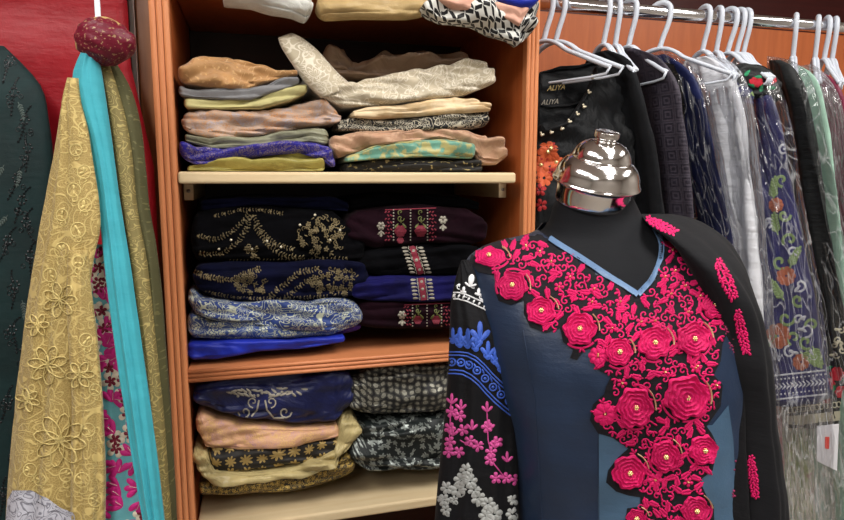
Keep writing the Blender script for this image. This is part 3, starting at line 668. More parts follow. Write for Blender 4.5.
garland(d, [(194, 272), (210, 278), (232, 280), (250, 272), (262, 268)], 4.5, 3); cluster(d, 252, 284, 17, 10, 45); garland(d, [(270, 296), (285, 284), (300, 272), (320, 268)], 4.5); garland(d, [(205, 292), (240, 298), (280, 299), (330, 296)], 3, 4)
cluster(d, 335, 282, 26, 14, 80); garland(d, [(285, 298), (300, 286), (315, 276)], 4)
d.done('gold_embroidery', goldth, e_navy)
d = Deco(e_nv)
for sx in (1, -1):
    cx = 262
    d.spiral(cx+sx*20+3, 412, 7, 0 if sx > 0 else PI, 1.3, sx, 1.6); d.spiral(cx+sx*9, 402, 6, PI/2, 1.2, -sx, 1.4)
    d.stroke([(cx+sx*3, 400), (cx+sx*5, 410), (cx+sx*12, 418), (cx+sx*22, 418)], 1.8)
    for k in range(4): d.petal(cx+sx*(6+6*k), 398-k*1, -.5 if sx > 0 else PI+.5, 8, 3)
for x in range(226, 306, 5): d.petal(x, 390+2*math.sin(x*.2), .3+.5*math.sin(x), 7, 2.6)
for x in range(238, 286, 4): d.dot(x, 394+2*math.sin(x*.35), 1.5)
d.done('silver_motif', silverth, e_nv)
def rosepanel(o, x0, x1, y0, y1, side=None):
    d = Deco(o); xm = (x0+x1)/2; h = y1-y0
    for x in (x0+(x1-x0)*.3, x0+(x1-x0)*.7):
        d.rose(x, y0+h*.68, h*.17, 3, h=.004); d.rose(x, y0+h*.95, h*.1, 4, h=.003)
    for x in (x0+2, x0+5, x1-5, x1-2):
        for k in range(int(h/3.5)): d.petal(x, y0+3+k*3.5, .7 if k % 2 else -.7+PI, 3, 1.6)
    d.stroke([(x0, y0+2), (x1, y0)], 1); 
    d.done('rose_embroidery', redth, o)
    for x in (x0+(x1-x0)*.3, x0+(x1-x0)*.7): 
        d.spiral(x, y0+h*.3, h*.12, 0, 1.2, 1, 1); d.petal(x-2, y0+h*.45, 2.2, 6, 2.5); d.petal(x+2, y0+h*.45, .9, 6, 2.5); d.spiral(x, y0+h*.12, h*.08, 2, 1.1, 1, 1); d.petal(x, y0+h*.3, 1.4, 5, 2)
    d.done('leaf_embroidery', greenth, o)
    for k in range(int(h/3)): d.dot(x0+8.5, y0+2+k*3, .8); d.dot(x1-8.5, y0+2+k*3, .8); d.dot(xm, y0+2+k*3, .8)
    d.done('silver_dots', silverth, o)
    for s_ in side or []:
        d.flower(s_[0], s_[1], 4, 6); d.petal(s_[0], s_[1]+4, 1.57, 7, 3); d.petal(s_[0], s_[1]+5, .8, 5, 2); d.petal(s_[0], s_[1]+5, 2.3, 5, 2); d.done('silver_flower', silverth, o)
rosepanel(e_m1, 385, 436, 208, 242, [(384-3, 226), (443, 220)])
rosepanel(e_m2, 404, 450, 303, 328, [(402, 315)])
def band(o, x, y0, y1, slant):
    d = Deco(o)
    n = int((y1-y0)/3.4)
    d.stroke([(x, y0), (x+slant, y1)], 6, .001); d.done('red_band', redth, o)
    for k in range(n):
        t = (k+.5)/n; xx = x+slant*t; yy = y0+(y1-y0)*t
        for s_ in (-1, 1):
            d.petal(xx+s_*5, yy, 0 if s_ > 0 else PI, 6, 2.6); d.stroke([(xx+s_*4, yy-1.7), (xx+s_*4, yy+1.7)], 1)
    for k in range(3): d.dot(x+slant*(k+.5)/3, y0+(y1-y0)*(k+.5)/3, 1.8, .002)
    d.done('silver_band', silverth, o)
band(e_blk2, 412, 246, 274, 9); band(e_blue, 421, 278, 300, 3)

# ------------------------------------------------------------------ left: hanging cloths
teal_d = C_('dark_teal_georgette', srgb(3, 32, 33), rough=.7, vary=.2)
o = loft(rows_px([(46, -60), (60, -130), (120, -220), (620, -260)], [(46, 4), (52, 14), (62, 26), (80, 38), (110, 47), (150, 53), (200, 52), (260, 46), (340, 38), (620, 8)], (1.12, 1.12), [(46, .01), (80, .035), (620, .05)], 16), 'teal_dress', teal_d, seed=4, folds=(.006, 6), label='dark teal dress with black beaded sprigs hanging before the red drape', cat='dress')
d = Deco(o); rnd = random.Random(8); BB = plain('black_bead', srgb(12, 16, 20), .25)
for (x, y) in ((14, 92), (10, 60), (28, 148), (17, 178), (22, 200), (26, 222), (8, 240), (30, 255), (15, 285), (12, 330), (24, 350), (8, 400), (14, 455), (4, 492), (25, 120)):
    [d.dot(x+4*math.cos(q*1.05), y+4*math.sin(q*1.05), 1.3) for q in range(6)]; [d.ring(x+rnd.uniform(-7, 7), y+rnd.uniform(2, 14), 2.2, .7) for q in range(4)]; d.sprig(x, y, 1.2+rnd.random()*.8, 22, 3, 6, .6, rnd.random()-.5); d.sprig(x, y, -1.2-rnd.random(), 14, 2.6, 5, .6, .8); d.done('bead_sprig', BB, o)

for x, y, a in ((18, 102, 1.1), (20, 168, 1.6), (4, 165, 2), (8, 215, 2.2), (22, 300, 1.3)): d.sprig(x, y, a, 16, 4, 3, .7)
d.done('grey_sprigs', C_('grey_thread', srgb(84, 96, 92)), o)

dup = thing('knotted_shawl', V(110, 560, 1.0), 'knotted shawl bundle of gold lace, turquoise and floral cloth hanging from a white strap', 'shawl')
s = NT('gold_lace'); u = s.uv(1)
vv = s.vor(s.VM('SCALE', u, sc_=250), 'DISTANCE_TO_EDGE', 1.0); net = s.step(vv.outputs['Distance'], .14, .06)
fl = s.flower(s.warp(s.VM('SCALE', u, sc_=22), .3, .8), 7, .55, .4, .7, outline=.045); sc1 = s.scroll(s.VM('SCALE', u, sc_=26), 1, .09)
mk = s.M('MAXIMUM', s.M('MAXIMUM', fl, sc1), s.M('MULTIPLY', net, .45))
col = s.mix(mk, srgb(150, 128, 74), srgb(184, 162, 102)); nr = s.bump(mk, .6, .0015)
lace = s.fin(col, .65, 0, nr, .2)
s = NT('olive_lace'); u = s.uv(1); mk = s.M('MAXIMUM', s.scroll(s.VM('SCALE', u, sc_=60), 1, .1), s.M('MULTIPLY', s.noise(u, 900, 1), .5))
lace2 = s.fin(s.mix(mk, srgb(96, 86, 50), srgb(164, 148, 92)), .7, 0, s.bump(mk, .5, .001))
olive = C_('olive_net', srgb(72, 70, 42), srgb(96, 92, 56), 'fleck', 70, rough=.8)
turq = C_('turquoise_chiffon', srgb(54, 152, 166), rough=.65, vary=.06, sheen=.3)
D1 = 1.0
# dark olive layer furthest back, then lace border, turquoise, floral, lace
olv = loft(rows_px([(48, 96), (100, 112), (200, 128), (400, 150), (560, 160)], [(48, 106), (75, 125), (100, 134), (140, 143), (200, 147), (260, 158), (340, 164), (420, 170), (560, 178)], (D1+.05, D1+.05), [(48, .012), (120, .02), (560, .02)], 14), 'olive_panel', olive, dup, seed=7, folds=(.004, 5))
lb = loft(rows_px([(46, 94), (100, 104), (200, 118), (340, 138), (560, 160)], [(46, 103), (70, 112), (100, 121), (140, 131), (200, 136), (260, 147), (340, 156), (420, 164), (560, 174)], (D1+.025, D1+.03), [(46, .01), (120, .014), (560, .016)], 14), 'lace_border', lace2, dup, seed=8, folds=(.002, 4))
flo = C_('aqua_floral_ground', srgb(96, 160, 168), rough=.6)
fp = loft(rows_px([(245, 78), (300, 80), (400, 88), (560, 88)], [(245, 112), (300, 122), (400, 136), (450, 144), (560, 156)], (D1+.01, D1+.02), .012, 12), 'floral_panel', flo, dup, seed=9, folds=(.003, 4))
tq = loft(rows_px([(46, 84), (60, 79), (80, 72), (96, 74), (120, 82), (150, 91), (190, 97), (240, 102), (300, 109), (380, 120), (450, 131), (560, 150)], [(46, 97), (80, 103), (140, 112), (200, 120), (260, 130), (330, 140), (400, 150), (460, 158), (560, 169)], (D1-.01, D1-.002), [(46, .014), (80, .02), (200, .012), (560, .014)], 18), 'turquoise_panel', turq, dup, seed=10, folds=(.0035, 5))
lp = loft(rows_px([(78, 73), (95, 66), (130, 60), (200, 47), (270, 34), (370, 20), (440, 11), (560, 4)], [(78, 76), (100, 79), (130, 87), (170, 94), (215, 100), (240, 99), (262, 92), (300, 88), (360, 92), (420, 94), (560, 92)], (D1-.015, D1-.03), [(78, .008), (120, .016), (560, .03)], 20), 'lace_panel', lace, dup, seed=11, folds=(.006, 5))
lp2 = loft(rows_px([(250, 68), (300, 66), (400, 72), (560, 70)], [(250, 88), (270, 89), (300, 93), (340, 98), (400, 103), (470, 106), (560, 105)], (D1-.05, D1-.03), [(250, .01), (300, .018), (560, .022)], 12), 'lace_fold', lace, dup, seed=13, folds=(.004, 4), power=1)
# knot
kn = C_('maroon_gold_knot_silk', srgb(100, 14, 36), srgb(150, 116, 84), 'fleck', 90, rough=.45, rough2=.35, petals=5)
mb = MB(); vs = []; uv = []; n, m = 48, 30; kc = V(103, 42, D1-.005)
for i in range(m+1):
    for j in range(n):
        th = PI*i/m; ph = 2*PI*j/n
        dr = RT*math.cos(ph)*math.sin(th)*1.12+Vector((0, 0, 1))*math.cos(th)*.98+(-FW)*math.sin(ph)*math.sin(th)*.95
        r = .0345*(1+.05*abs(math.sin(6*th+2*ph))+.07*abs(math.sin(4*ph+2.5*math.sin(3*th)))); p = kc+dr*r+RT*.012*max(0, math.cos(ph)*math.sin(th))**3
        vs.append(p); uv.append((ph*.04, th*.04))
mb.add(vs, [(i*n+j, (i+1)*n+j, (i+1)*n+(j+1) % n, i*n+(j+1) % n) for i in range(m) for j in range(n)], uv); mb.build('knot', kn, dup, label='maroon and gold knot')
gold_rim = C_('gold_band_cloth', srgb(176, 146, 92), rough=.5)
mb = MB(); mb.tube(resample([tuple(V(79, 50, D1)), tuple(V(80, 36, D1-.005)), tuple(V(90, 26, D1-.012)), tuple(V(104, 23, D1-.014)), tuple(V(118, 29, D1-.01)), tuple(V(129, 40, D1)), tuple(V(126, 50, D1+.01))], 30), .006, 12, [.004+.006*math.sin(PI*q/29) for q in range(30)]); mb.build('knot_wrap', gold_rim, dup)
# motifs of the floral panel
d = Deco([fp]); rnd = random.Random(5)
mag = C_('magenta_print', srgb(190, 34, 120), rough=.6); mar = C_('maroon_print', srgb(112, 20, 44), rough=.6); crm = C_('cream_print', srgb(206, 196, 178), rough=.6)
sp = []
y = 252
while y < 540:
    x0 = 84+(y-252)*.03; x1 = 106+(y-252)*.16
    for x in (x0+3+rnd.random()*4, (x0+x1)/2+rnd.random()*4, x1-4): sp.append((x, y+rnd.random()*9, rnd.random()))
    y += 11.5
for x, y, k in sp:
    if k < .5: d.flower(x, y, 9, 5, k*9)
d.done('cream_flowers', crm, dup)
for x, y, k in sp:
    if k < .5:
        for q in range(5): d.petal(x, y, k*9+q*1.257+.2, 6.4, 4.2, .0025)
d.done('maroon_flowers', mar, dup)
for x, y, k in sp:
    if k >= .45:
        a = k*12
        for q in (-.8, -.2, .5): d.petal(x, y, a+q, 15, 6.5, .002)
d.done('magenta_leaves', mag, dup)
for x, y, k in sp:
    a = k*12
    if k >= .45: d.stroke([(x+2*math.cos(a), y+2*math.sin(a)), (x+9*math.cos(a), y+9*math.sin(a))], .7, .003)
    else: d.spiral(x, y, 5, a, .8, 1, .7)
d.done('cream_lines', crm, dup)
# raised cord motifs of the lace
d = Deco([lp, lp2]); cord = C_('lace_cord', srgb(196, 176, 114), rough=.6); rnd = random.Random(6)
def cordflower(x, y, r, n, rot):
    for k in range(n):
        a = rot+2*PI*k/n; pts = []
        for q in range(11):
            t = q/10*2*PI; l = r*(.5-.5*math.cos(t)); ww = r*.24*math.sin(t); pts.append((x+l*math.cos(a)-ww*math.sin(a), y+l*math.sin(a)+ww*math.cos(a)))
        d.stroke(pts, 1.2, .0026, .001)
cordflower(60, 440, 27, 8, .2); cordflower(48, 365, 20, 7, .6); cordflower(60, 300, 18, 7, 0); cordflower(38, 325, 12, 6, 1); cordflower(80, 375, 14, 6, 1); cordflower(28, 400, 12, 6, .3)
for x, y, r in ((84, 128, 8), (76, 150, 8), (84, 172, 9), (74, 190, 9), (85, 205, 9), (78, 230, 10), (62, 215, 8), (62, 250, 10), (50, 275, 9), (78, 262, 8), (82, 480, 10), (88, 430, 9), (86, 340, 9), (30, 470, 9), (66, 475, 9), (40, 480, 8), (95, 500, 9), (95, 390, 8)):
    d.ring(x, y, r*.75, 1.1); d.petal(x, y, rnd.random()*6, r*.6, r*.3); d.petal(x, y, rnd.random()*6, r*.6, r*.3); d.spiral(x, y+r, r*.6, rnd.random()*6, 1, 1, 1)
d.done('lace_cord', cord, dup)
d.patch([(9, 500), (14, 490), (32, 490), (48, 498), (62, 508), (74, 512), (76, 540), (6, 540)], .0025); wl = C_('white_lace_patch', srgb(176, 176, 186), srgb(120, 120, 130), 'scroll', 60, rough=.5); d.done('white_corner', wl, dup)
for x, y, r in ((20, 505, 8), (38, 508, 9), (56, 516, 7), (30, 518, 6)): d.spiral(x, y, r, 1, 1.2, 1, 1.2); d.stroke([(x-8, y-3), (x, y-7), (x+9, y-2)], 1, .003)
d.done('black_cord', C_('black_cord', srgb(24, 24, 34)), dup)
# strap with its hook
mb = MB(); a = V(93.5, -60, D1); b = V(98.5, 24, D1-.012)
for (s0, s1) in ((a, b),):
    r = RT*.0045; y_ = Vector((0, .0012, 0))
    mb.add([s0-r-y_, s0+r-y_, s0+r+y_, s0-r+y_, s1-r-y_, s1+r-y_, s1+r+y_, s1-r+y_], [(0, 1, 5, 4), (1, 2, 6, 5), (2, 3, 7, 6), (3, 0, 4, 7), (0, 3, 2, 1), (4, 5, 6, 7)])
mb.box(b-Vector((.007, .003, .004)), b+Vector((.007, .003, .004)))
mb.build('strap', M['white_plastic'], smooth=False, label='narrow white plastic strap holding up the knotted shawl', cat='strap')

# ------------------------------------------------------------------ clothes rail on the right
YR = 1.42
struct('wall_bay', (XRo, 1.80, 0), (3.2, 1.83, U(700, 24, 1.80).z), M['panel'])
rz = U(640, 11, YR).z
t = thing('clothes_rail', (XRo+.01, YR, rz), 'chrome clothes rail running right from the shelving unit', 'clothes rail')
mb = MB(); mb.tube([(XRo+.002, YR, rz), (1.5, YR, rz), (3.195, YR, rz)], .0155, 24); mb.build('tube', M['chrome'], t)
mb = MB(); mb.lathe([(.0, 0), (.03, 0), (.03, .004), (.02, .007), (.019, .02), (.0, .021)], (XRo+.0005, YR, rz), (1, 0, 0), 24); mb.build('flange', M['chrome'], t)
def hook_path():
    P = [(.0, -.092), (.004, -.080), (.010, -.060), (.019, -.036), (.025, -.014), (.0255, .004)]
    for k in range(1, 9):
        a = PI*k/9; P.append((.0255*math.cos(a)*1.0, .004+.0205*math.sin(a)))
    P += [(-.0255, .0), (-.024, -.006)]
    return P
def hanger(X, ang, label, i, k=1):
    t = thing('clothes_hanger', (X, YR, rz-.09), label, 'hanger', 'white plastic hangers on the rail')
    c, s_ = math.cos(ang), math.sin(ang)
    def W(a, z, o=0): return Vector((X+a*s_+o*c, YR-a*c+o*s_, rz+z))
    mb = MB(); mb.tube([W(a, z) for a, z in resample(hook_path(), 34)], .0066, 10); 
    mb.build('hook', M['white_plastic'], t)
    mb = MB()
    arm = [(0, -.090), (.02, -.093), (.04, -.103), (.06, -.119), (.085, -.132), (.12, -.150), (.15, -.165), (.165, -.172)]
    path = [(-a*k, z) for a, z in reversed(arm)]+[(a*k, z) for a, z in arm[1:]]
    for o_ in (-.0038, .0038): mb.tube([W(a, z, o_) for a, z in resample(path, 50)], .0050, 8)
    mb.tube([W(a, z-.002) for a, z in resample(path, 50)], .0034, 6)
    mb.build('shoulder_arm', M['white_plastic'], t)
    mb = MB(); mb.tube([W(a*k, z) for a, z in ((.165, -.172), (.157, -.186), (.12, -.190), (0, -.192), (-.12, -.190), (-.157, -.186), (-.165, -.172))], .0032, 8); mb.build('lower_bar', M['white_plastic'], t)
    return t
HP = [(543, 45, .55, 'white hanger nearest the shelving unit, carrying a black beaded top'), (555, 44, .55, 'white hanger second from the shelving unit, carrying the rear black top'),
      (603, 45, .15, 'white hanger holding the plain black dress'), (615, 46, .12, 'white hanger just right of the plain black dress hanger'), (628, 47, .1, 'white hanger holding the dark purple patterned kurta'),
      (659, 48, .58, 'white hanger standing alone over the navy garment in clear film'), (702, 50, .25, 'white hanger over the white bagged garment, left one of a close cluster'),
      (716, 51, .12, 'white hanger second in the close cluster over the white bagged garment'), (727, 52, .1, 'white hanger third in the close cluster over the bagged garments'), (736, 52, .1, 'white hanger fourth in the close cluster over the bagged garments'),
      (743, 53, .1, 'white hanger at the right end of the close cluster over the bagged garments'), (793, 56, .1, 'white hanger standing alone over the black rose embroidered dress'),
      (815, 57, .1, 'white hanger over the pale green bagged garment'), (824, 57, .1, 'white hanger just behind the pale green garment hanger'), (832, 58, .1, 'white hanger at the far right edge over the maroon bagged garment')]
HX = []
NEAR = {2: (634, 70, 1.23), 3: (636, 72, 1.23), 4: (666, 64, 1.235), 6: (734, 80, 1.235), 7: (737, 80, 1.235), 8: (766, 92, 1.24), 9: (768, 93, 1.24), 10: (770, 94, 1.24), 11: (797, 82, 1.235), 12: (820, 88, 1.235), 13: (842, 94, 1.235), 14: (844, 95, 1.235)}
for i, (px, py, a, lb_) in enumerate(HP):
    X = U(px, py, YR).x; HX.append(X)
    if i in NEAR:
        q = NEAR[i]; a = math.atan((U(q[0], q[1], YR-(YR-q[2])*.7).x-X)/.13)
    hanger(X, a, lb_, i, .8 if i in NEAR else 1.08)

def hung(name, near, mat, label, cat='garment', far=None, th=.02, skew=-.0, seed=1, folds=(.008, 6), m=44, rows=18, parent=None, grp=None, wr=.006, farpx=None):
    """near: [(py, px, y of the near edge)]"""
    near = [(a, b, YR-(YR-c)*.7) for a, b, c in near]
    y0, y1 = near[0][0], near[-1][0]
    R = []
    for i in range(rows):
        q = i/(rows-1); py = y0+(y1-y0)*(q**1.5)
        px = lerp_curve([(a, b) for a, b, c in near], py); Y = lerp_curve([(a, c) for a, b, c in near], py)
        B = U(px, py, Y); yf = far if far else 2*YR-Y; A = Vector((B.x+skew*(yf-Y), yf, B.z))
        if farpx:
            pz = farpx[0][0]+(farpx[-1][0]-farpx[0][0])*(q**1.5); A = U(lerp_curve([(a, b) for a, b, c in farpx], pz), pz, lerp_curve([(a, c) for a, b, c in farpx], pz))
        tt = th*min(1, .35+i*.25); R.append((A, B, tt))
    o = loft(R, name, mat, parent, n=64, m=m, folds=folds, seed=seed, wr=wr, fold_top=.15)
    if not parent: o['label'] = label; o['category'] = cat
    if grp: o['group'] = grp
    return o
black_c = C_('black_crepe', srgb(18, 19, 22), rough=.8, spec=.15, vary=.2)
black_s = C_('black_sheer', srgb(15, 16, 18), rough=.6, spec=.15, vary=.2, wr=.5)
# black tops facing out at the left end
tb = folded('black_beaded_top', [(534, 118), (545, 130), (556, 129), (568, 122), (578, 108), (587, 92), (593, 76), (598, 62), (606, 60), (622, 72), (632, 110), (636, 140)], [(534, 330), (636, 330)], 1.31, .05, black_s, seed=60, layers=0, groove=0, wr=.008, label='black top with pearls along its scooped neck and an orange flower, beside the shelving unit', cat='top')
mb_ = folded('neck_back', [(536, 72), (560, 66), (580, 64), (600, 58), (610, 62)], [(536, 160), (610, 160)], 1.40, .03, black_s, tb, seed=61, layers=0, groove=0)
tb2 = folded('black_inner_top', [(534, 100), (550, 104), (570, 103), (590, 98)], [(534, 300), (590, 300)], 1.368, .018, black_s, seed=62, layers=0, groove=0, label='second black top hanging just behind the beaded one', cat='top')
d = Deco(tb); pr = MB()
for x, y in ((597, 63), (594, 78), (589, 93), (584, 107), (577, 116), (570, 122), (561, 129), (551, 132), (541, 134)):
    p = d.hit(x, y, .004)
    if p is not None:
        pr = MB(); pr.sphere(p, .0036, 6); pr.sphere(p+Vector((.004, 0, .001)), .0028, 6); pr.sphere(p+Vector((-.002, 0, .005)), .0026, 6); pr.build('pearl', M['bead'], tb)
orange = C_('orange_thread', srgb(176, 76, 40), rough=.6); redc = C_('scarlet_thread', srgb(140, 28, 30), rough=.6)
for x, y, r in ((548, 152, 10), (541, 165, 9), (556, 162, 7), (544, 178, 8)): d.flower(x, y, r, 7, x)
d.done('orange_flowers', orange, tb)
for x, y, r in ((545, 160, 5), (552, 146, 4), (540, 190, 6), (552, 172, 5), (541, 205, 6)): d.flower(x, y, r, 5, x)
d.done('red_flowers', redc, tb)
for x, y in ((548, 152), (541, 165), (556, 162), (551, 148)): d.dot(x, y, 2.2, .004)
d.done('cream_centres', M['goldbead'], tb)
text('ALIYA', U(547, 91, 1.392), (1, 0, .12), (0, 0, 1), .018, M['goldbead'], tb, 'label_lettering')
text('ALIYA', U(541, 105, 1.36), (1, 0, .1), (0, 0, 1), .017, silverth, tb2, 'label_lettering')
# plain black dress, patterned kurta
hung('black_dress', [(50, 608, 1.36), (54, 625, 1.28), (70, 634, 1.23), (100, 643, 1.21), (150, 655, 1.20), (220, 664, 1.20), (340, 680, 1.20), (640, 690, 1.2)], black_c, 'plain black dress with soft vertical folds behind the mannequin neck', 'dress', th=.028, seed=63, folds=(.010, 8))
purp = C_('charcoal_purple_greek_key', srgb(64, 58, 68), srgb(44, 40, 50), 'greek', 30, rough=.7)
gk = hung('patterned_kurta', [(48, 634, 1.36), (52, 650, 1.30), (62, 666, 1.24), (90, 679, 1.21), (150, 687, 1.20), (220, 694, 1.20), (400, 706, 1.2), (620, 710, 1.2)], purp, 'dark purple grey kurta woven with a key pattern, right of the plain black dress', 'kurta', th=.026, seed=64, folds=(.006, 6))
d = Deco(gk); 
d.patch([(617, 50), (626, 49), (625, 66), (618, 66)], .001); d.done('neck_band', C_('cream_trim', srgb(180, 160, 140)), gk)
for k in range(4):
    d.stroke([(618.5, 54+k*4), (621.5, 50.5+k*4), (624.5, 54+k*4)], 1.6, .002)
d.done('chevrons', C_('navy_trim', srgb(30, 30, 60)), gk)
navyg = C_('navy_silk_garment', srgb(24, 32, 74), rough=.5, vary=.2)
g4 = hung('navy_garment', [(54, 664, 1.36), (60, 676, 1.30), (72, 692, 1.24), (95, 702, 1.21), (150, 714, 1.2), (250, 735, 1.2), (400, 748, 1.2), (600, 760, 1.2)], navyg, 'navy garment with a black lace yoke inside clear film', 'garment', th=.022, seed=65)
d = Deco(g4)
d.patch([(662, 62), (674, 64), (682, 82), (686, 110), (682, 140), (672, 120), (662, 90)], .0012); d.done('black_lace_yoke', C_('black_lace', srgb(24, 22, 24), srgb(86, 76, 62), 'fleck', 90), g4)
for k in range(9):
    y = 184+k*4; x = 672+k*2.2; d.petal(x, y, .5, 7, 3); d.petal(x+8, y+1, 2.4, 6, 2.5)
d.done('cream_beadwork', C_('cream_bead', srgb(190, 186, 170), rough=.4), g4)
for k in range(4): d.flower(683+k*2, 196+k*9, 4, 6)
d.done('green_beadwork', C_('green_bead', srgb(40, 130, 96), rough=.5), g4)
whiteg = C_('white_chiffon', srgb(204, 206, 212), rough=.6, vary=.06, wr=.6)
g5 = hung('white_garment', [(56, 706, 1.36), (62, 720, 1.31), (78, 734, 1.24), (110, 743, 1.21), (200, 753, 1.2), (350, 766, 1.2), (352, 766, 1.2)], whiteg, 'long white garment inside clear film in the middle of the rail', 'garment', th=.024, seed=66, folds=(.009, 7))
navye = C_('navy_embroidered_velvet', srgb(28, 28, 84), rough=.6, vary=.2, sheen=.3)
g6 = hung('navy_embroidered_dress', [(74, 742, 1.36), (78, 752, 1.31), (92, 766, 1.25), (120, 778, 1.21), (200, 795, 1.19), (300, 815, 1.18), (396, 829, 1.18)], navye, 'navy dress with green vine and rust flower embroidery and a banded hem, in clear film', 'dress', th=.03, seed=67, folds=(.004, 5), farpx=[(74, 735, 1.43), (120, 744, 1.43), (200, 750, 1.36), (300, 757, 1.31), (404, 762, 1.285)])
d = Deco(g6); rnd = random.Random(3)
vine = C_('sage_green_thread', srgb(120, 142, 92), rough=.6); rust = C_('rust_thread', srgb(150, 82, 58), rough=.6); palev = C_('pale_silver_thread', srgb(176, 178, 186), rough=.5)
for (x, y, r, a) in ((786, 318, 9, 0), (794, 338, 8, 2), (806, 342, 8, 1), (812, 325, 7, 3), (798, 300, 7, 1), (780, 262, 8, 1), (790, 240, 8, 2.5), (784, 215, 7, 0), (782, 180, 7, 1.5)): d.spiral(x, y, r, a, 1.1, 1, 3)
for (x, y, a) in ((776, 330, 2), (800, 352, .5), (812, 346, 1), (784, 300, 4), (790, 268, 5), (778, 235, 4.4), (774, 200, 4.6), (790, 160, 1.2)): d.sprig(x, y, a, 18, 7, 3, 1.6)
d.done('green_vines', vine, g6)
for x, y, r in ((778, 336, 12), (801, 362, 8), (786, 276, 9), (776, 205, 7)):
    d.flower(x, y, r, 9, 0); d.flower(x, y, r*.6, 7, .4)
d.done('rust_flowers', rust, g6)
for x, y, r in ((806, 330, 8), (790, 352, 7), (798, 320, 6), (814, 356, 5), (800, 285, 7), (792, 252, 6), (768, 222, 6), (784, 150, 6)): d.spiral(x, y, r, x, 1.2, -1, 2.2); d.petal(x, y, y, 9, 3.5)
for yy in (0, 24):
    d.stroke([(763, 377+yy), (790, 374+yy), (827, 370+yy)], 1.8)
for k in range(16):
    x = 765+k*4; y = 388-k*.45; d.petal(x-3, y-3, .8, 6, 1.8); d.petal(x-3, y+4, -.8, 6, 1.8); d.dot(x, y-7, 1); d.dot(x, y+8, 1)
d.done('silver_hem_embroidery', palev, g6)
blackr = C_('black_rose_ground', srgb(22, 24, 25), rough=.6, vary=.2, wr=.5)
g7 = hung('black_rose_dress', [(60, 778, 1.36), (64, 786, 1.30), (80, 797, 1.24), (110, 806, 1.21), (200, 822, 1.19), (330, 848, 1.20), (419, 866, 1.24)], blackr, 'black dress with red roses and a cream scalloped hem inside clear film', 'dress', th=.03, seed=68, folds=(.008, 7), farpx=[(60, 772, 1.44), (120, 776, 1.5), (200, 778, 1.48), (330, 780, 1.42), (426, 785, 1.38)])
d = Deco([g7]); 
rosered = C_('rose_red_thread', srgb(196, 40, 58), rough=.6); leafg = C_('leaf_green_thread', srgb(30, 128, 84), rough=.6)
g7y = folded('rose_yoke', [(738, 70), (748, 61), (762, 64), (778, 72), (786, 82)], [(738, 80), (752, 92), (768, 101), (786, 104)], 1.300, .05, blackr, g7, seed=69, layers=0, groove=0)
g6y = folded('navy_yoke', [(731, 84), (742, 79), (752, 86), (758, 95)], [(731, 90), (742, 98), (752, 104), (758, 104)], 1.305, .04, navye, g6, seed=76, layers=0, groove=0)
dn = Deco(g6y); dn.stroke([(737, 88), (741, 84), (743, 90), (741, 95)], 1.8); dn.done('white_squiggle', palev, g6); dn.stroke([(748, 98), (752, 92), (754, 98)], 1.6); dn.done('gold_squiggle', vine, g6)
dy = Deco(g7y)
for x, y, r in ((762, 71, 6), (756, 82, 5), (771, 80, 4)): dy.rose(x, y, r, 2, 1.4, h=.004); dy.done('red_rose', rosered, g7)
for x, y, r in ((837, 374, 7), (829, 384, 6), (841, 392, 6), (826, 400, 4)): d.rose(x, y, r, 3, h=.004); d.done('red_rose', rosered, g7)
for x, y in ((750, 70), (754, 77), (762, 84), (776, 88), (748, 84)): dy.petal(x, y, x, 8, 4)
dy.done('green_leaves', leafg, g7)
for x, y in ((834, 392), (842, 380), (832, 366), (822, 394)): d.petal(x, y, x, 9, 4)
d.done('green_leaves', leafg, g7)
cream_e = C_('cream_embroidery', srgb(204, 198, 172), rough=.6)
for k in range(14):
    x = 786+k*4.4; d.ring(x, 411-k*.55, 2.6, 1.1)
for x, y in ((838, 340), (842, 350), (836, 355), (841, 330), (834, 345)): d.spiral(x, y, 4, x, 1.2, 1, 1.6); d.petal(x, y, y, 7, 3)
d.patch([(786, 416), (800, 415), (820, 413), (844, 410), (850, 410), (850, 419), (820, 422), (800, 425), (788, 424)], .002); d.done('cream_hem', cream_e, g7)
palegreen = C_('pale_green_silk', srgb(150, 184, 166), rough=.6)
g8 = hung('pale_green_garment', [(66, 800, 1.36), (70, 810, 1.30), (86, 820, 1.24), (120, 828, 1.21), (220, 840, 1.2), (360, 850, 1.2), (600, 862, 1.2)], palegreen, 'pale green garment inside clear film near the right edge', 'garment', th=.018, seed=70)
marg = C_('maroon_silk_garment', srgb(104, 24, 52), rough=.5)
g9 = hung('maroon_garment', [(70, 818, 1.36), (76, 830, 1.30), (92, 842, 1.24), (130, 852, 1.21), (400, 872, 1.2), (600, 880, 1.2)], marg, 'maroon garment at the far right edge of the rail', 'garment', th=.022, seed=71)
# lower pieces showing beneath the bagged dresses
floral_g = C_('green_floral_cloth', srgb(112, 132, 64), srgb(166, 178, 116), 'mottle', 22, rough=.7, third=srgb(150, 70, 80))
lo = hung('green_floral_cloth', [(426, 808, 1.38), (470, 814, 1.38), (600, 822, 1.38)], floral_g, 'green floral cloth hanging below the navy dress hem', 'cloth', farpx=[(432, 752, 1.41), (600, 752, 1.41)], th=.03, seed=72)
brn = C_('rose_brown_print', srgb(92, 62, 56), srgb(150, 96, 92), 'mottle', 24, rough=.7)
hung('rose_brown_cloth', [(392, 814, 1.42), (440, 818, 1.42), (444, 818, 1.42)], brn, 'rose brown printed cloth between the navy hem and the green floral cloth', 'cloth', farpx=[(396, 756, 1.47), (454, 756, 1.47)], th=.02, seed=73)
hung('red_sheer_scarf', [(400, 779, 1.33), (420, 780, 1.32), (600, 789, 1.32)], C_('red_sheer', srgb(150, 40, 52), rough=.7), 'narrow red scarf hanging beside the black shawl on the mannequin', 'scarf', far=1.36, th=.008, seed=74, folds=(.003, 4))
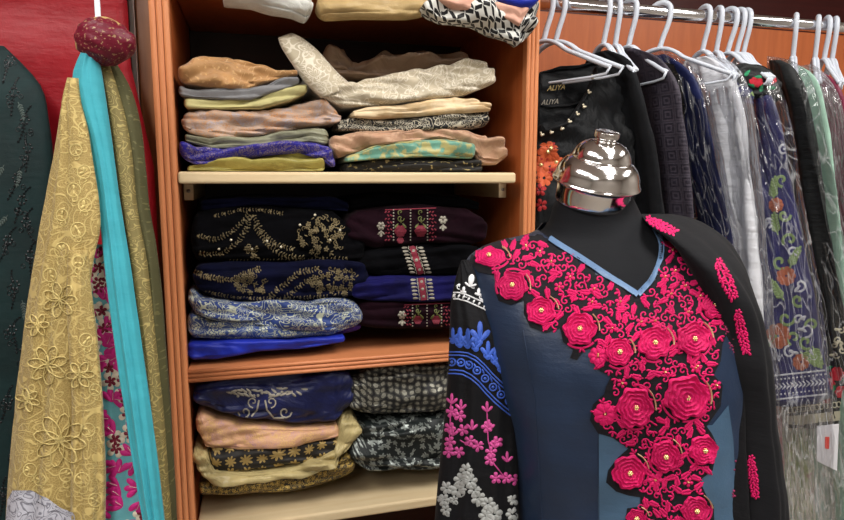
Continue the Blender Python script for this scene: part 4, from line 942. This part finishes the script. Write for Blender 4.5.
hung('taupe_garment', [(415, 868, 1.42), (600, 880, 1.42)], C_('taupe_wool', srgb(92, 78, 70), rough=.9), 'taupe garment hanging low at the right edge', 'garment', farpx=[(418, 824, 1.44), (600, 826, 1.44)], th=.03, seed=75)
mb = MB(); a, b, c, e = U(817, 426, 1.215), U(839, 424, 1.215), U(837, 471, 1.215), U(817, 461, 1.215); dv = Vector((0, .0012, 0))
mb.add([a, b, c, e, a+dv, b+dv, c+dv, e+dv], [(0, 3, 2, 1), (4, 5, 6, 7), (0, 1, 5, 4), (1, 2, 6, 5), (2, 3, 7, 6), (3, 0, 4, 7)])
tag = mb.build('price_tag', M['paper'], smooth=False, label='white card tag with a small red mark hanging below the cream hem', cat='tag')
mb = MB(); a, b, c, e = U(825.5, 437, 1.213), U(829.5, 437, 1.213), U(829, 449, 1.213), U(825.5, 448.5, 1.213); dv = Vector((0, .0015, 0))
mb.add([a, b, c, e, a+dv, b+dv, c+dv, e+dv], [(0, 3, 2, 1), (4, 5, 6, 7), (0, 1, 5, 4), (1, 2, 6, 5), (2, 3, 7, 6), (3, 0, 4, 7)]); mb.build('red_mark', M['redmark'], tag, smooth=False)
mb = MB(); mb.tube([U(826, 412, 1.25), U(827, 420, 1.23), U(828, 428, 1.2145)], .0008, 6); mb.build('string', M['white_plastic'], tag)
# clear film bags
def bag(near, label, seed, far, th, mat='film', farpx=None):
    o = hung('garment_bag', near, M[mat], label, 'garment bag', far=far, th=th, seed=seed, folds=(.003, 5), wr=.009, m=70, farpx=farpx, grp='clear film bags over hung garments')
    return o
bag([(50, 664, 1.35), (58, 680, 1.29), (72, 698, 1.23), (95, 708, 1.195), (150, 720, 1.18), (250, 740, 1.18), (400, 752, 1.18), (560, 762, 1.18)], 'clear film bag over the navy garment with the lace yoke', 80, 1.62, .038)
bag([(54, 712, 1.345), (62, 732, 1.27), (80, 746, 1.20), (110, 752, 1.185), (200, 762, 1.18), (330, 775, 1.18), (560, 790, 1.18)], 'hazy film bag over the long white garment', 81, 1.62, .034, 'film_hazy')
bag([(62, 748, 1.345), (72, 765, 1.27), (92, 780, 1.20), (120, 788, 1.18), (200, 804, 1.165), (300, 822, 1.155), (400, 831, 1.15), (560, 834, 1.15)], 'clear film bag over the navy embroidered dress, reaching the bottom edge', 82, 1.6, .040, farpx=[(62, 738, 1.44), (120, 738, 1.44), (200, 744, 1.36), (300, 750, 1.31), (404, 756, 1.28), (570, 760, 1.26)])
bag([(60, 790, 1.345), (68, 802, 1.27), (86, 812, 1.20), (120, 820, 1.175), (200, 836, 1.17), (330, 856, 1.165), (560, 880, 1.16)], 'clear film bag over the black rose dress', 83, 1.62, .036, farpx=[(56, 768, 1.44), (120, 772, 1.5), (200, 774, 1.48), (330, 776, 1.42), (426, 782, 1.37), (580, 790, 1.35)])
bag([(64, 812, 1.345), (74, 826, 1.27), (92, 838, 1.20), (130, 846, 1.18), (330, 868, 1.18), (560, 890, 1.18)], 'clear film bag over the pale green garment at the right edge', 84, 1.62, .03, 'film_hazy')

# ------------------------------------------------------------------ dress form and what it wears
d0 = .90
body_c = C_('black_jersey', srgb(18, 19, 22), rough=.85, spec=.15, vary=.1, wr=.08)
TB = [(196, 560, 632, .925, .045), (204, 553, 636, .925, .052), (214, 550, 641, .925, .056), (224, 546, 650, .922, .060), (234, 534, 664, .918, .066), (243, 499, 688, .912, .074), (252, 478, 712, .905, .082), (265, 468, 726, .898, .092), (290, 470, 734, .89, .104), (330, 478, 737, .882, .118), (370, 490, 736, .88, .122), (420, 506, 734, .885, .120), (470, 514, 735, .89, .118), (520, 518, 742, .89, .12), (580, 512, 752, .89, .125), (680, 500, 770, .89, .13)]
def trow(grow=0, k0=0):
    out = []
    for (y, l, r, dd, t) in TB[k0:]: out.append((V(l-grow/.0015, y, dd), V(r+grow/.0015, y, dd), t+grow))
    return out
man = thing('dress_form', V(620, 1000, .9)*1.0, 'black fabric dress form with a polished steel neck cap wearing the blue embroidered kurta', 'dress form')
torso = loft(trow(-.003), 'torso', body_c, man, n=90, m=110, folds=(0, 1), wr=.001, seed=90, power=.86)
mb = MB(); cb = V(621, 700, .89); mb.lathe([(.017, .04-cb.z+.0), (.017, 0)], (cb.x, cb.y, cb.z), (0, 0, 1), 20); mb.build('pole', M['chrome'], man)
mb = MB(); mb.lathe([(.0, 0), (.17, 0), (.17, .012), (.05, .03), (.025, .05), (.0, .05)], (cb.x, cb.y, 0), (0, 0, 1), 40); mb.build('base', M['chrome'], man)
ax = (Vector((0, 0, 1))+RT*.11-Vector((FW.x, FW.y, 0))*.32).normalized(); c0 = V(592, 199, .915); k = .00152
prof = [(30, -6), (34.5, -4), (35.5, 2), (36, 13), (37, 15), (41, 16), (42.5, 17.5), (42.5, 18.5), (41.5, 20), (40.5, 23), (39, 28), (36, 33.5), (31.5, 38), (28.5, 39.5), (27.5, 40.5), (28, 41.5), (27.5, 42.5), (26, 46.5), (23, 51), (18.5, 54.5), (13, 56.5), (10.5, 57), (9.6, 58.5), (11.0, 60), (11.6, 62), (11.4, 65), (10.6, 66), (0.2, 66.2)]
mb = MB(); mb.lathe([(r*k, h*k*1.02) for r, h in resample(prof, 90)], c0, ax, 72); mb.build('neck_cap', M['cap_chrome'], man, label='polished stepped steel neck cap')

denim = C_('slate_blue_silk', srgb(24, 39, 62), rough=.4, vary=.15, wr=.15, sheen=.05, spec=.4)
denim_l = C_('lighter_slate_silk', srgb(60, 86, 110), rough=.4, vary=.12, wr=.15, sheen=.05, spec=.4)
kur = loft(trow(.004, 3), 'kurta', denim, None, n=200, m=190, folds=(.0028, 4), wr=.006, seed=91, power=.86)
kur['label'] = 'slate blue kurta with pink rose embroidery and black embroidered sleeves on the dress form'; kur['category'] = 'kurta'
VNECK = [(527, 190), (536, 228), (555, 243), (580, 259), (606, 276), (638, 296), (651, 281), (660, 262), (662, 245), (655, 230), (640, 205), (640, 190)]
import bmesh
bm = bmesh.new(); bm.from_mesh(kur.data); kb = ORG[kur.name]
dead = [f for f in bm.faces if (f.calc_center_median()+kb-CAM).dot(FW) < .93 and inside(VNECK, *pj(f.calc_center_median()+kb))]
bmesh.ops.delete(bm, geom=dead, context='FACES'); bm.to_mesh(kur.data); bm.free()
SL = [(260, 463, 467), (266, 460, 471), (274, 457, 476), (286, 454, 483), (302, 451, 492), (322, 450, 504), (345, 449, 516), (370, 448, 518), (400, 446, 518), (440, 442, 518), (480, 438, 518), (530, 434, 518), (590, 430, 516)]
blk_sl = C_('black_sleeve_crepe', srgb(14, 14, 17), rough=.75, spec=.15, vary=.15, wr=.3)
slv = loft([(V(l, y, .865), V(r, y, .855), .004+.038*min(1, (y-258)/70)) for y, l, r in SL], 'sleeve', blk_sl, kur, n=70, m=80, folds=(.0035, 6), seed=92, fold_top=.1, wr=.003, label='black sleeve with white, blue and pink embroidery')
SR = [(300, 714, 736), (340, 718, 744), (400, 719, 748), (470, 722, 752), (540, 725, 756), (600, 726, 760)]
slr = loft([(V(l, y, .795), V(r, y, .84), .022) for y, l, r in SR], 'sleeve', blk_sl, kur, n=50, m=50, folds=(.003, 5), seed=93, label='black sleeve half hidden under the shawl')
kd = Deco([kur, torso])
kd.patch([(599, 425), (640, 425), (712, 425), (728, 405), (733, 440), (735, 480), (742, 560), (700, 580), (600, 580), (598, 500)], .0006, 6); kd.done('front_area', denim_l, kur, label='lighter slate blue area of the lower centre front')  # lighter slate blue patch over the lower centre front
GR = [(536, 228), (520, 235), (490, 244), (473, 251), (470, 262), (478, 272), (497, 276), (495, 290), (499, 301), (511, 305), (524, 300), (524, 314), (530, 327), (546, 333), (560, 328), (563, 342), (573, 350), (570, 358), (577, 360), (584, 350), (593, 348), (590, 360), (600, 371), (611, 376), (606, 386), (604, 394), (593, 404), (590, 420), (598, 433), (612, 437), (628, 448), (618, 457), (608, 470), (606, 482), (616, 491), (628, 495), (640, 497), (640, 506), (627, 508), (624, 530), (714, 530), (713, 505), (706, 496), (699, 480), (712, 470), (717, 446), (711, 433), (706, 426), (720, 406), (722, 385), (713, 375), (720, 361), (722, 344), (729, 327), (729, 311), (716, 285), (700, 262), (682, 236), (664, 226), (650, 214), (655, 230), (662, 245), (660, 262), (651, 281), (638, 296), (606, 276), (580, 259), (555, 243)]
ground = C_('black_net_ground', srgb(24, 22, 26), rough=.85, spec=.15, vary=.1)
kd.patch(GR, .0012, 5); gr_ = kd.done('black_ground', ground, kur, label='black net ground of the rose embroidery')
pipe = [(534, 227), (555, 242.5), (580, 258), (606, 275), (630, 290), (637.5, 295)]; pipe2 = [(637.5, 295), (645, 287), (651, 280), (659, 263), (661, 245), (655, 231), (645, 219)]
kd = Deco([kur, torso, gr_])
kd.stroke(resample(pipe, 20), 5.5, .0035, .002, dense=5); kd.stroke(resample(pipe2, 16), 5.5, .0035, .002, dense=5); kd.done('neck_piping', C_('slate_piping', srgb(84, 110, 142), rough=.5), kur, label='slate blue neck piping')
kd.stroke([(598.5, 437), (599, 520), (600, 560)], 1.2, .001); kd.stroke([(523, 330), (535, 400), (545, 560)], 1, .001); kd.done('seam', denim, kur)
pinkt = C_('fuchsia_thread', srgb(188, 18, 86), rough=.65, spec=.2, vary=.14, wbump=.7); 
ROSES = [(490, 257, 9.5, 1.6), (513, 286, 14.5, 1), (541, 311, 14, 1.05), (580, 329, 16.5, 1), (619, 352, 14, .95), (654, 343, 16.5, 1), (693, 339, 16.5, 1), (714, 305, 14, .9), (635, 407, 20, .9), (686, 397, 22, 1), (665, 456, 16, .9), (703, 450, 15, .95), (629, 472, 17, 1), (695, 510, 14, 1), (636, 518, 9, 1.1)]
for i, (x, y, r, sx) in enumerate(ROSES):
    kd.rose(x, y, r, i, sx, h=.0046); o = kd.done('rose', pinkt, kur)
    if o:
        p = kd.hit(x, y, .0045)
        if p is not None:
            m_ = MB()
            for q in range(6): m_.sphere(p+RT*.0022*math.cos(q*1.05)+UP*.0022*math.sin(q*1.05), .0013, 5)
            m_.sphere(p, .0018, 5); m_.build('bead_centre', M['goldbead'], o)
SM = [(551, 262), (570, 277), (559, 287), (594, 289), (592, 302), (620, 302), (641, 322), (655, 321), (612, 328), (688, 312), (671, 294), (665, 277), (675, 271), (685, 286), (695, 368), (622, 383), (697, 366), (688, 482), (598, 354), (716, 385), (540, 252), (526, 246), (673, 250), (655, 480), (665, 372), (700, 296)]
rnd = random.Random(21)
for x, y in SM:
    kd.flower(x, y, 4.8, 5, rnd.random()*6)
kd.flower(605, 414, 11, 8, .2); kd.flower(598, 356, 9, 8, .1); kd.flower(655, 480, 7, 6)

def clear(x, y, m_=3): return all(((x-a)/sx)**2+(y-b)**2 > (r+m_)**2 for a, b, r, sx in ROSES)
placed = []; tries = 0
while tries < 9000:
    tries += 1; x = 470+rnd.random()*262; y = 226+rnd.random()*300
    if not inside(GR, x, y) or not clear(x, y, 2.0) or any((x-a)**2+(y-b)**2 < 42 for a, b in placed) or any((x-a)**2+(y-b)**2 < 46 for a, b in SM): continue
    if min((x-a)**2+(y-b)**2 for a, b in pipe+pipe2+[(592, 267), (568, 251), (620, 283)]) < 60: continue
    if not all(inside(GR, x+5*math.cos(q), y+5*math.sin(q)) for q in (0, 1.57, 3.14, 4.7)): continue
    placed.append((x, y)); a = rnd.random()*6.28; kk = rnd.random()
    if kk < .42: kd.spiral(x, y, 4.8, a, 1.2, 1 if rnd.random() < .5 else -1, 1.5); kd.petal(x+4.6*math.cos(a), y+4.6*math.sin(a), a+1, 5, 2.2)
    elif kk < .8: kd.sprig(x-5*math.cos(a), y-5*math.sin(a), a, 9, 4.6, 3, 1.2, rnd.random()-.5)
    else: kd.petal(x, y, a, 6, 2.6); kd.petal(x, y, a+1, 5, 2.2); kd.petal(x, y, a-1, 5, 2.2)
for (x, y, r, sx) in ROSES:
    for q in range(3):
        a = rnd.random()*6.28; pts = [(x+(r+2.6)*sx*math.cos(a+t*.14), y+(r+2.6)*math.sin(a+t*.14)) for t in range(9)]
        if all(inside(GR, *p) for p in pts): kd.stroke(pts, 2.2)
kd.done('vine_embroidery', pinkt, kur)
for x, y in SM+[(605, 414), (598, 356)]: kd.dot(x, y, 1.3, .0035)
kd.done('small_beads', M['goldbead'], kur)
WT = C_('pale_gold_thread', srgb(196, 160, 124), rough=.5)
for (x, y, r, sx) in ROSES:
    a = -1.2+rnd.random()*.6; pts = [(x+(r+3)*sx*math.cos(a+t*.12), y+(r+3)*math.sin(a+t*.12)) for t in range(9)]
    if all(inside(GR, *p) for p in pts): kd.stroke(pts, 1.3, .003); kd.done('gold_wisp', WT, kur)
# left sleeve stitching
sd = Deco([slv]); wt = C_('white_thread', srgb(206, 206, 208), rough=.6); bt = C_('cornflower_thread', srgb(52, 84, 172), rough=.5, vary=.25); pt = C_('orchid_thread', srgb(178, 66, 128), rough=.55, vary=.2); gt = C_('grey_white_thread', srgb(150, 152, 150), rough=.6)
curve = [(449, 299), (458, 299), (466, 301), (475, 305), (484, 309), (493, 316), (501, 325), (506, 333)]
for o_ in (0, 6.5): sd.stroke([(x, y-o_) for x, y in curve], 1.3)
for i in range(13): 
    t = i/12*(len(curve)-1.001); k_ = int(t); x = curve[k_][0]+(curve[k_+1][0]-curve[k_][0])*(t-k_); y = curve[k_][1]+(curve[k_+1][1]-curve[k_][1])*(t-k_)
    sd.petal(x-1.5, y-1.5, -1, 4, 2.2)
for x, y, s_ in ((456, 282, 7), (463, 290, 5), (470, 281, 10), (478, 292, 6), (484, 297, 8), (491, 304, 5), (452, 290, 5)):
    sd.petal(x, y+s_*.6, -1.4, s_*1.3, s_*.6); sd.petal(x, y+s_*.6, -2.4, s_*.7, 2.4); sd.petal(x, y+s_*.6, -.4, s_*.7, 2.4); sd.spiral(x+3, y+5, 2.5, 1, 1, 1, .9)
sd.done('white_border', wt, kur)
bc = [(450, 352), (460, 352), (468, 353), (476, 357), (484, 364), (492, 373), (500, 381), (508, 388), (516, 394)]
for o_ in (0, 3.2, 18, 21.5): sd.stroke([(x-o_*.25, y+o_) for x, y in bc], 1.4)
for i in range(8):
    x, y = bc[i]; x = (x+bc[i+1][0])/2-3; y = (y+bc[i+1][1])/2+10; sd.ring(x, y, 3.6, 1.6); sd.dot(x, y, 1.6); sd.petal(x+5, y-2, 1.2, 6, 2)
for x, y, s_ in ((453, 332, 9), (460, 333, 12), (468, 334, 12), (480, 328, 14), (476, 340, 9), (488, 346, 11), (495, 352, 10), (502, 360, 11), (509, 364, 11), (515, 375, 10), (516, 360, 8)):
    for a in (-1.57, -2.2, -.9): sd.petal(x, y+s_, a, s_*(1.5 if a == -1.57 else 1.1), s_*.42)
    sd.spiral(x-2, y+s_*.8, s_*.35, 0, 1, 1, 1.6); sd.dot(x, y+s_, 3)
sd.done('blue_border', bt, kur)
for x, y in ((450, 428), (450, 442), (449, 452), (459, 452), (460, 416), (470, 441), (487, 427), (497, 442), (490, 460), (491, 452), (506, 478), (463, 430), (478, 446), (496, 478), (516, 480), (452, 412)): sd.flower(x, y, 5.6, 5, x); sd.dot(x, y, 1.6)
for x, y in ((452, 404), (461, 410), (472, 430), (487, 412), (507, 462), (489, 430), (495, 448), (453, 436)):
    for a in (-1.57, -.8, -2.3): sd.petal(x, y, a, 11 if a == -1.57 else 8, 3.2)
sd.stroke([(451, 404), (450, 430), (449, 450)], 1.2); sd.stroke([(487, 412), (488, 440), (494, 464), (505, 478)], 1.2); sd.stroke([(460, 440), (470, 446), (484, 444)], 1.2)
sd.done('orchid_sprigs', pt, kur)
rnd = random.Random(9)
for x, y, n_ in ((466, 470, 6), (461, 480, 7), (470, 481, 7), (458, 490, 7), (478, 498, 7), (474, 490, 6), (447, 488, 6), (444, 500, 6), (446, 510, 5), (488, 504, 7), (494, 514, 8), (486, 516, 7), (513, 500, 5), (512, 514, 6), (454, 500, 4)):
    sd.flower(x, y, n_, 6, x); sd.spiral(x+2, y+3, n_*.7, y, 1.2, 1, 1.3); sd.petal(x, y, y, n_*1.3, 3)
sd.done('grey_flowers', gt, kur)
sd = Deco([slr]); 
for k_ in range(26): x = 722+rnd.random()*16; y = 330+rnd.random()*180; sd.flower(x, y, 3.5, 5, x); sd.petal(x, y, y, 6, 2)
sd.done('dark_pink_sprigs', C_('dark_rose_thread', srgb(120, 24, 66), rough=.6), kur)
# black shawl over the right shoulder
chif = C_('black_chiffon', srgb(16, 16, 19), rough=.8, spec=.15, vary=.1, wr=.2)
SH = [(214, 642, 672, .92, .96, .006), (218, 644, 690, .88, .95, .012), (226, 652, 706, .84, .93, .016), (240, 672, 723, .81, .90, .02), (262, 694, 733, .79, .885, .026), (285, 711, 736, .785, .88, .032), (308, 723, 734, .785, .875, .038), (335, 729, 737, .79, .87, .040), (365, 731, 740, .79, .87, .042), (420, 737, 742, .80, .86, .044), (480, 741, 750, .80, .86, .044), (530, 743, 757, .80, .86, .044), (620, 746, 769, .80, .86, .044)]
sh = loft([(V(l, y, a), V(r, y, b), t_) for y, l, r, a, b, t_ in SH], 'shawl', chif, None, n=80, m=90, folds=(.0025, 5), seed=94, wr=.003, power=.9)
sh['label'] = 'sheer black shawl with scattered pink sprigs over the right shoulder of the dress form'; sh['category'] = 'shawl'
sd = Deco([sh])
def motif(x, y, an, ln, wd):
    c, s_ = math.cos(an), math.sin(an)
    for i in range(int(ln*.5)):
        t = i/(int(ln*.5)-1)-.5; w_ = wd*.5*(1-abs(t)*1.2); o_ = (w_ if i % 2 else -w_)*.7; px = x+c*ln*t-s_*o_; py = y+s_*ln*t+c*o_
        if i % 3 == 0: sd.flower(px, py, 3.4, 5, i)
        else: sd.petal(px-c*2.5, py-s_*2.5, an+(.5 if i % 2 else -.5), 6, 2.8)
    sd.stroke([(x-c*ln/2, y-s_*ln/2), (x+c*ln/2, y+s_*ln/2)], 1.5); sd.ring(x, y, wd*.35, 1.2)
for a in ((662, 226, .45, 30, 6), (726, 280, 1.15, 40, 11), (742, 333, 1.35, 42, 7), (753, 477, 1.45, 38, 6)): motif(*a); sd.done('pink_sprig', pinkt, sh)
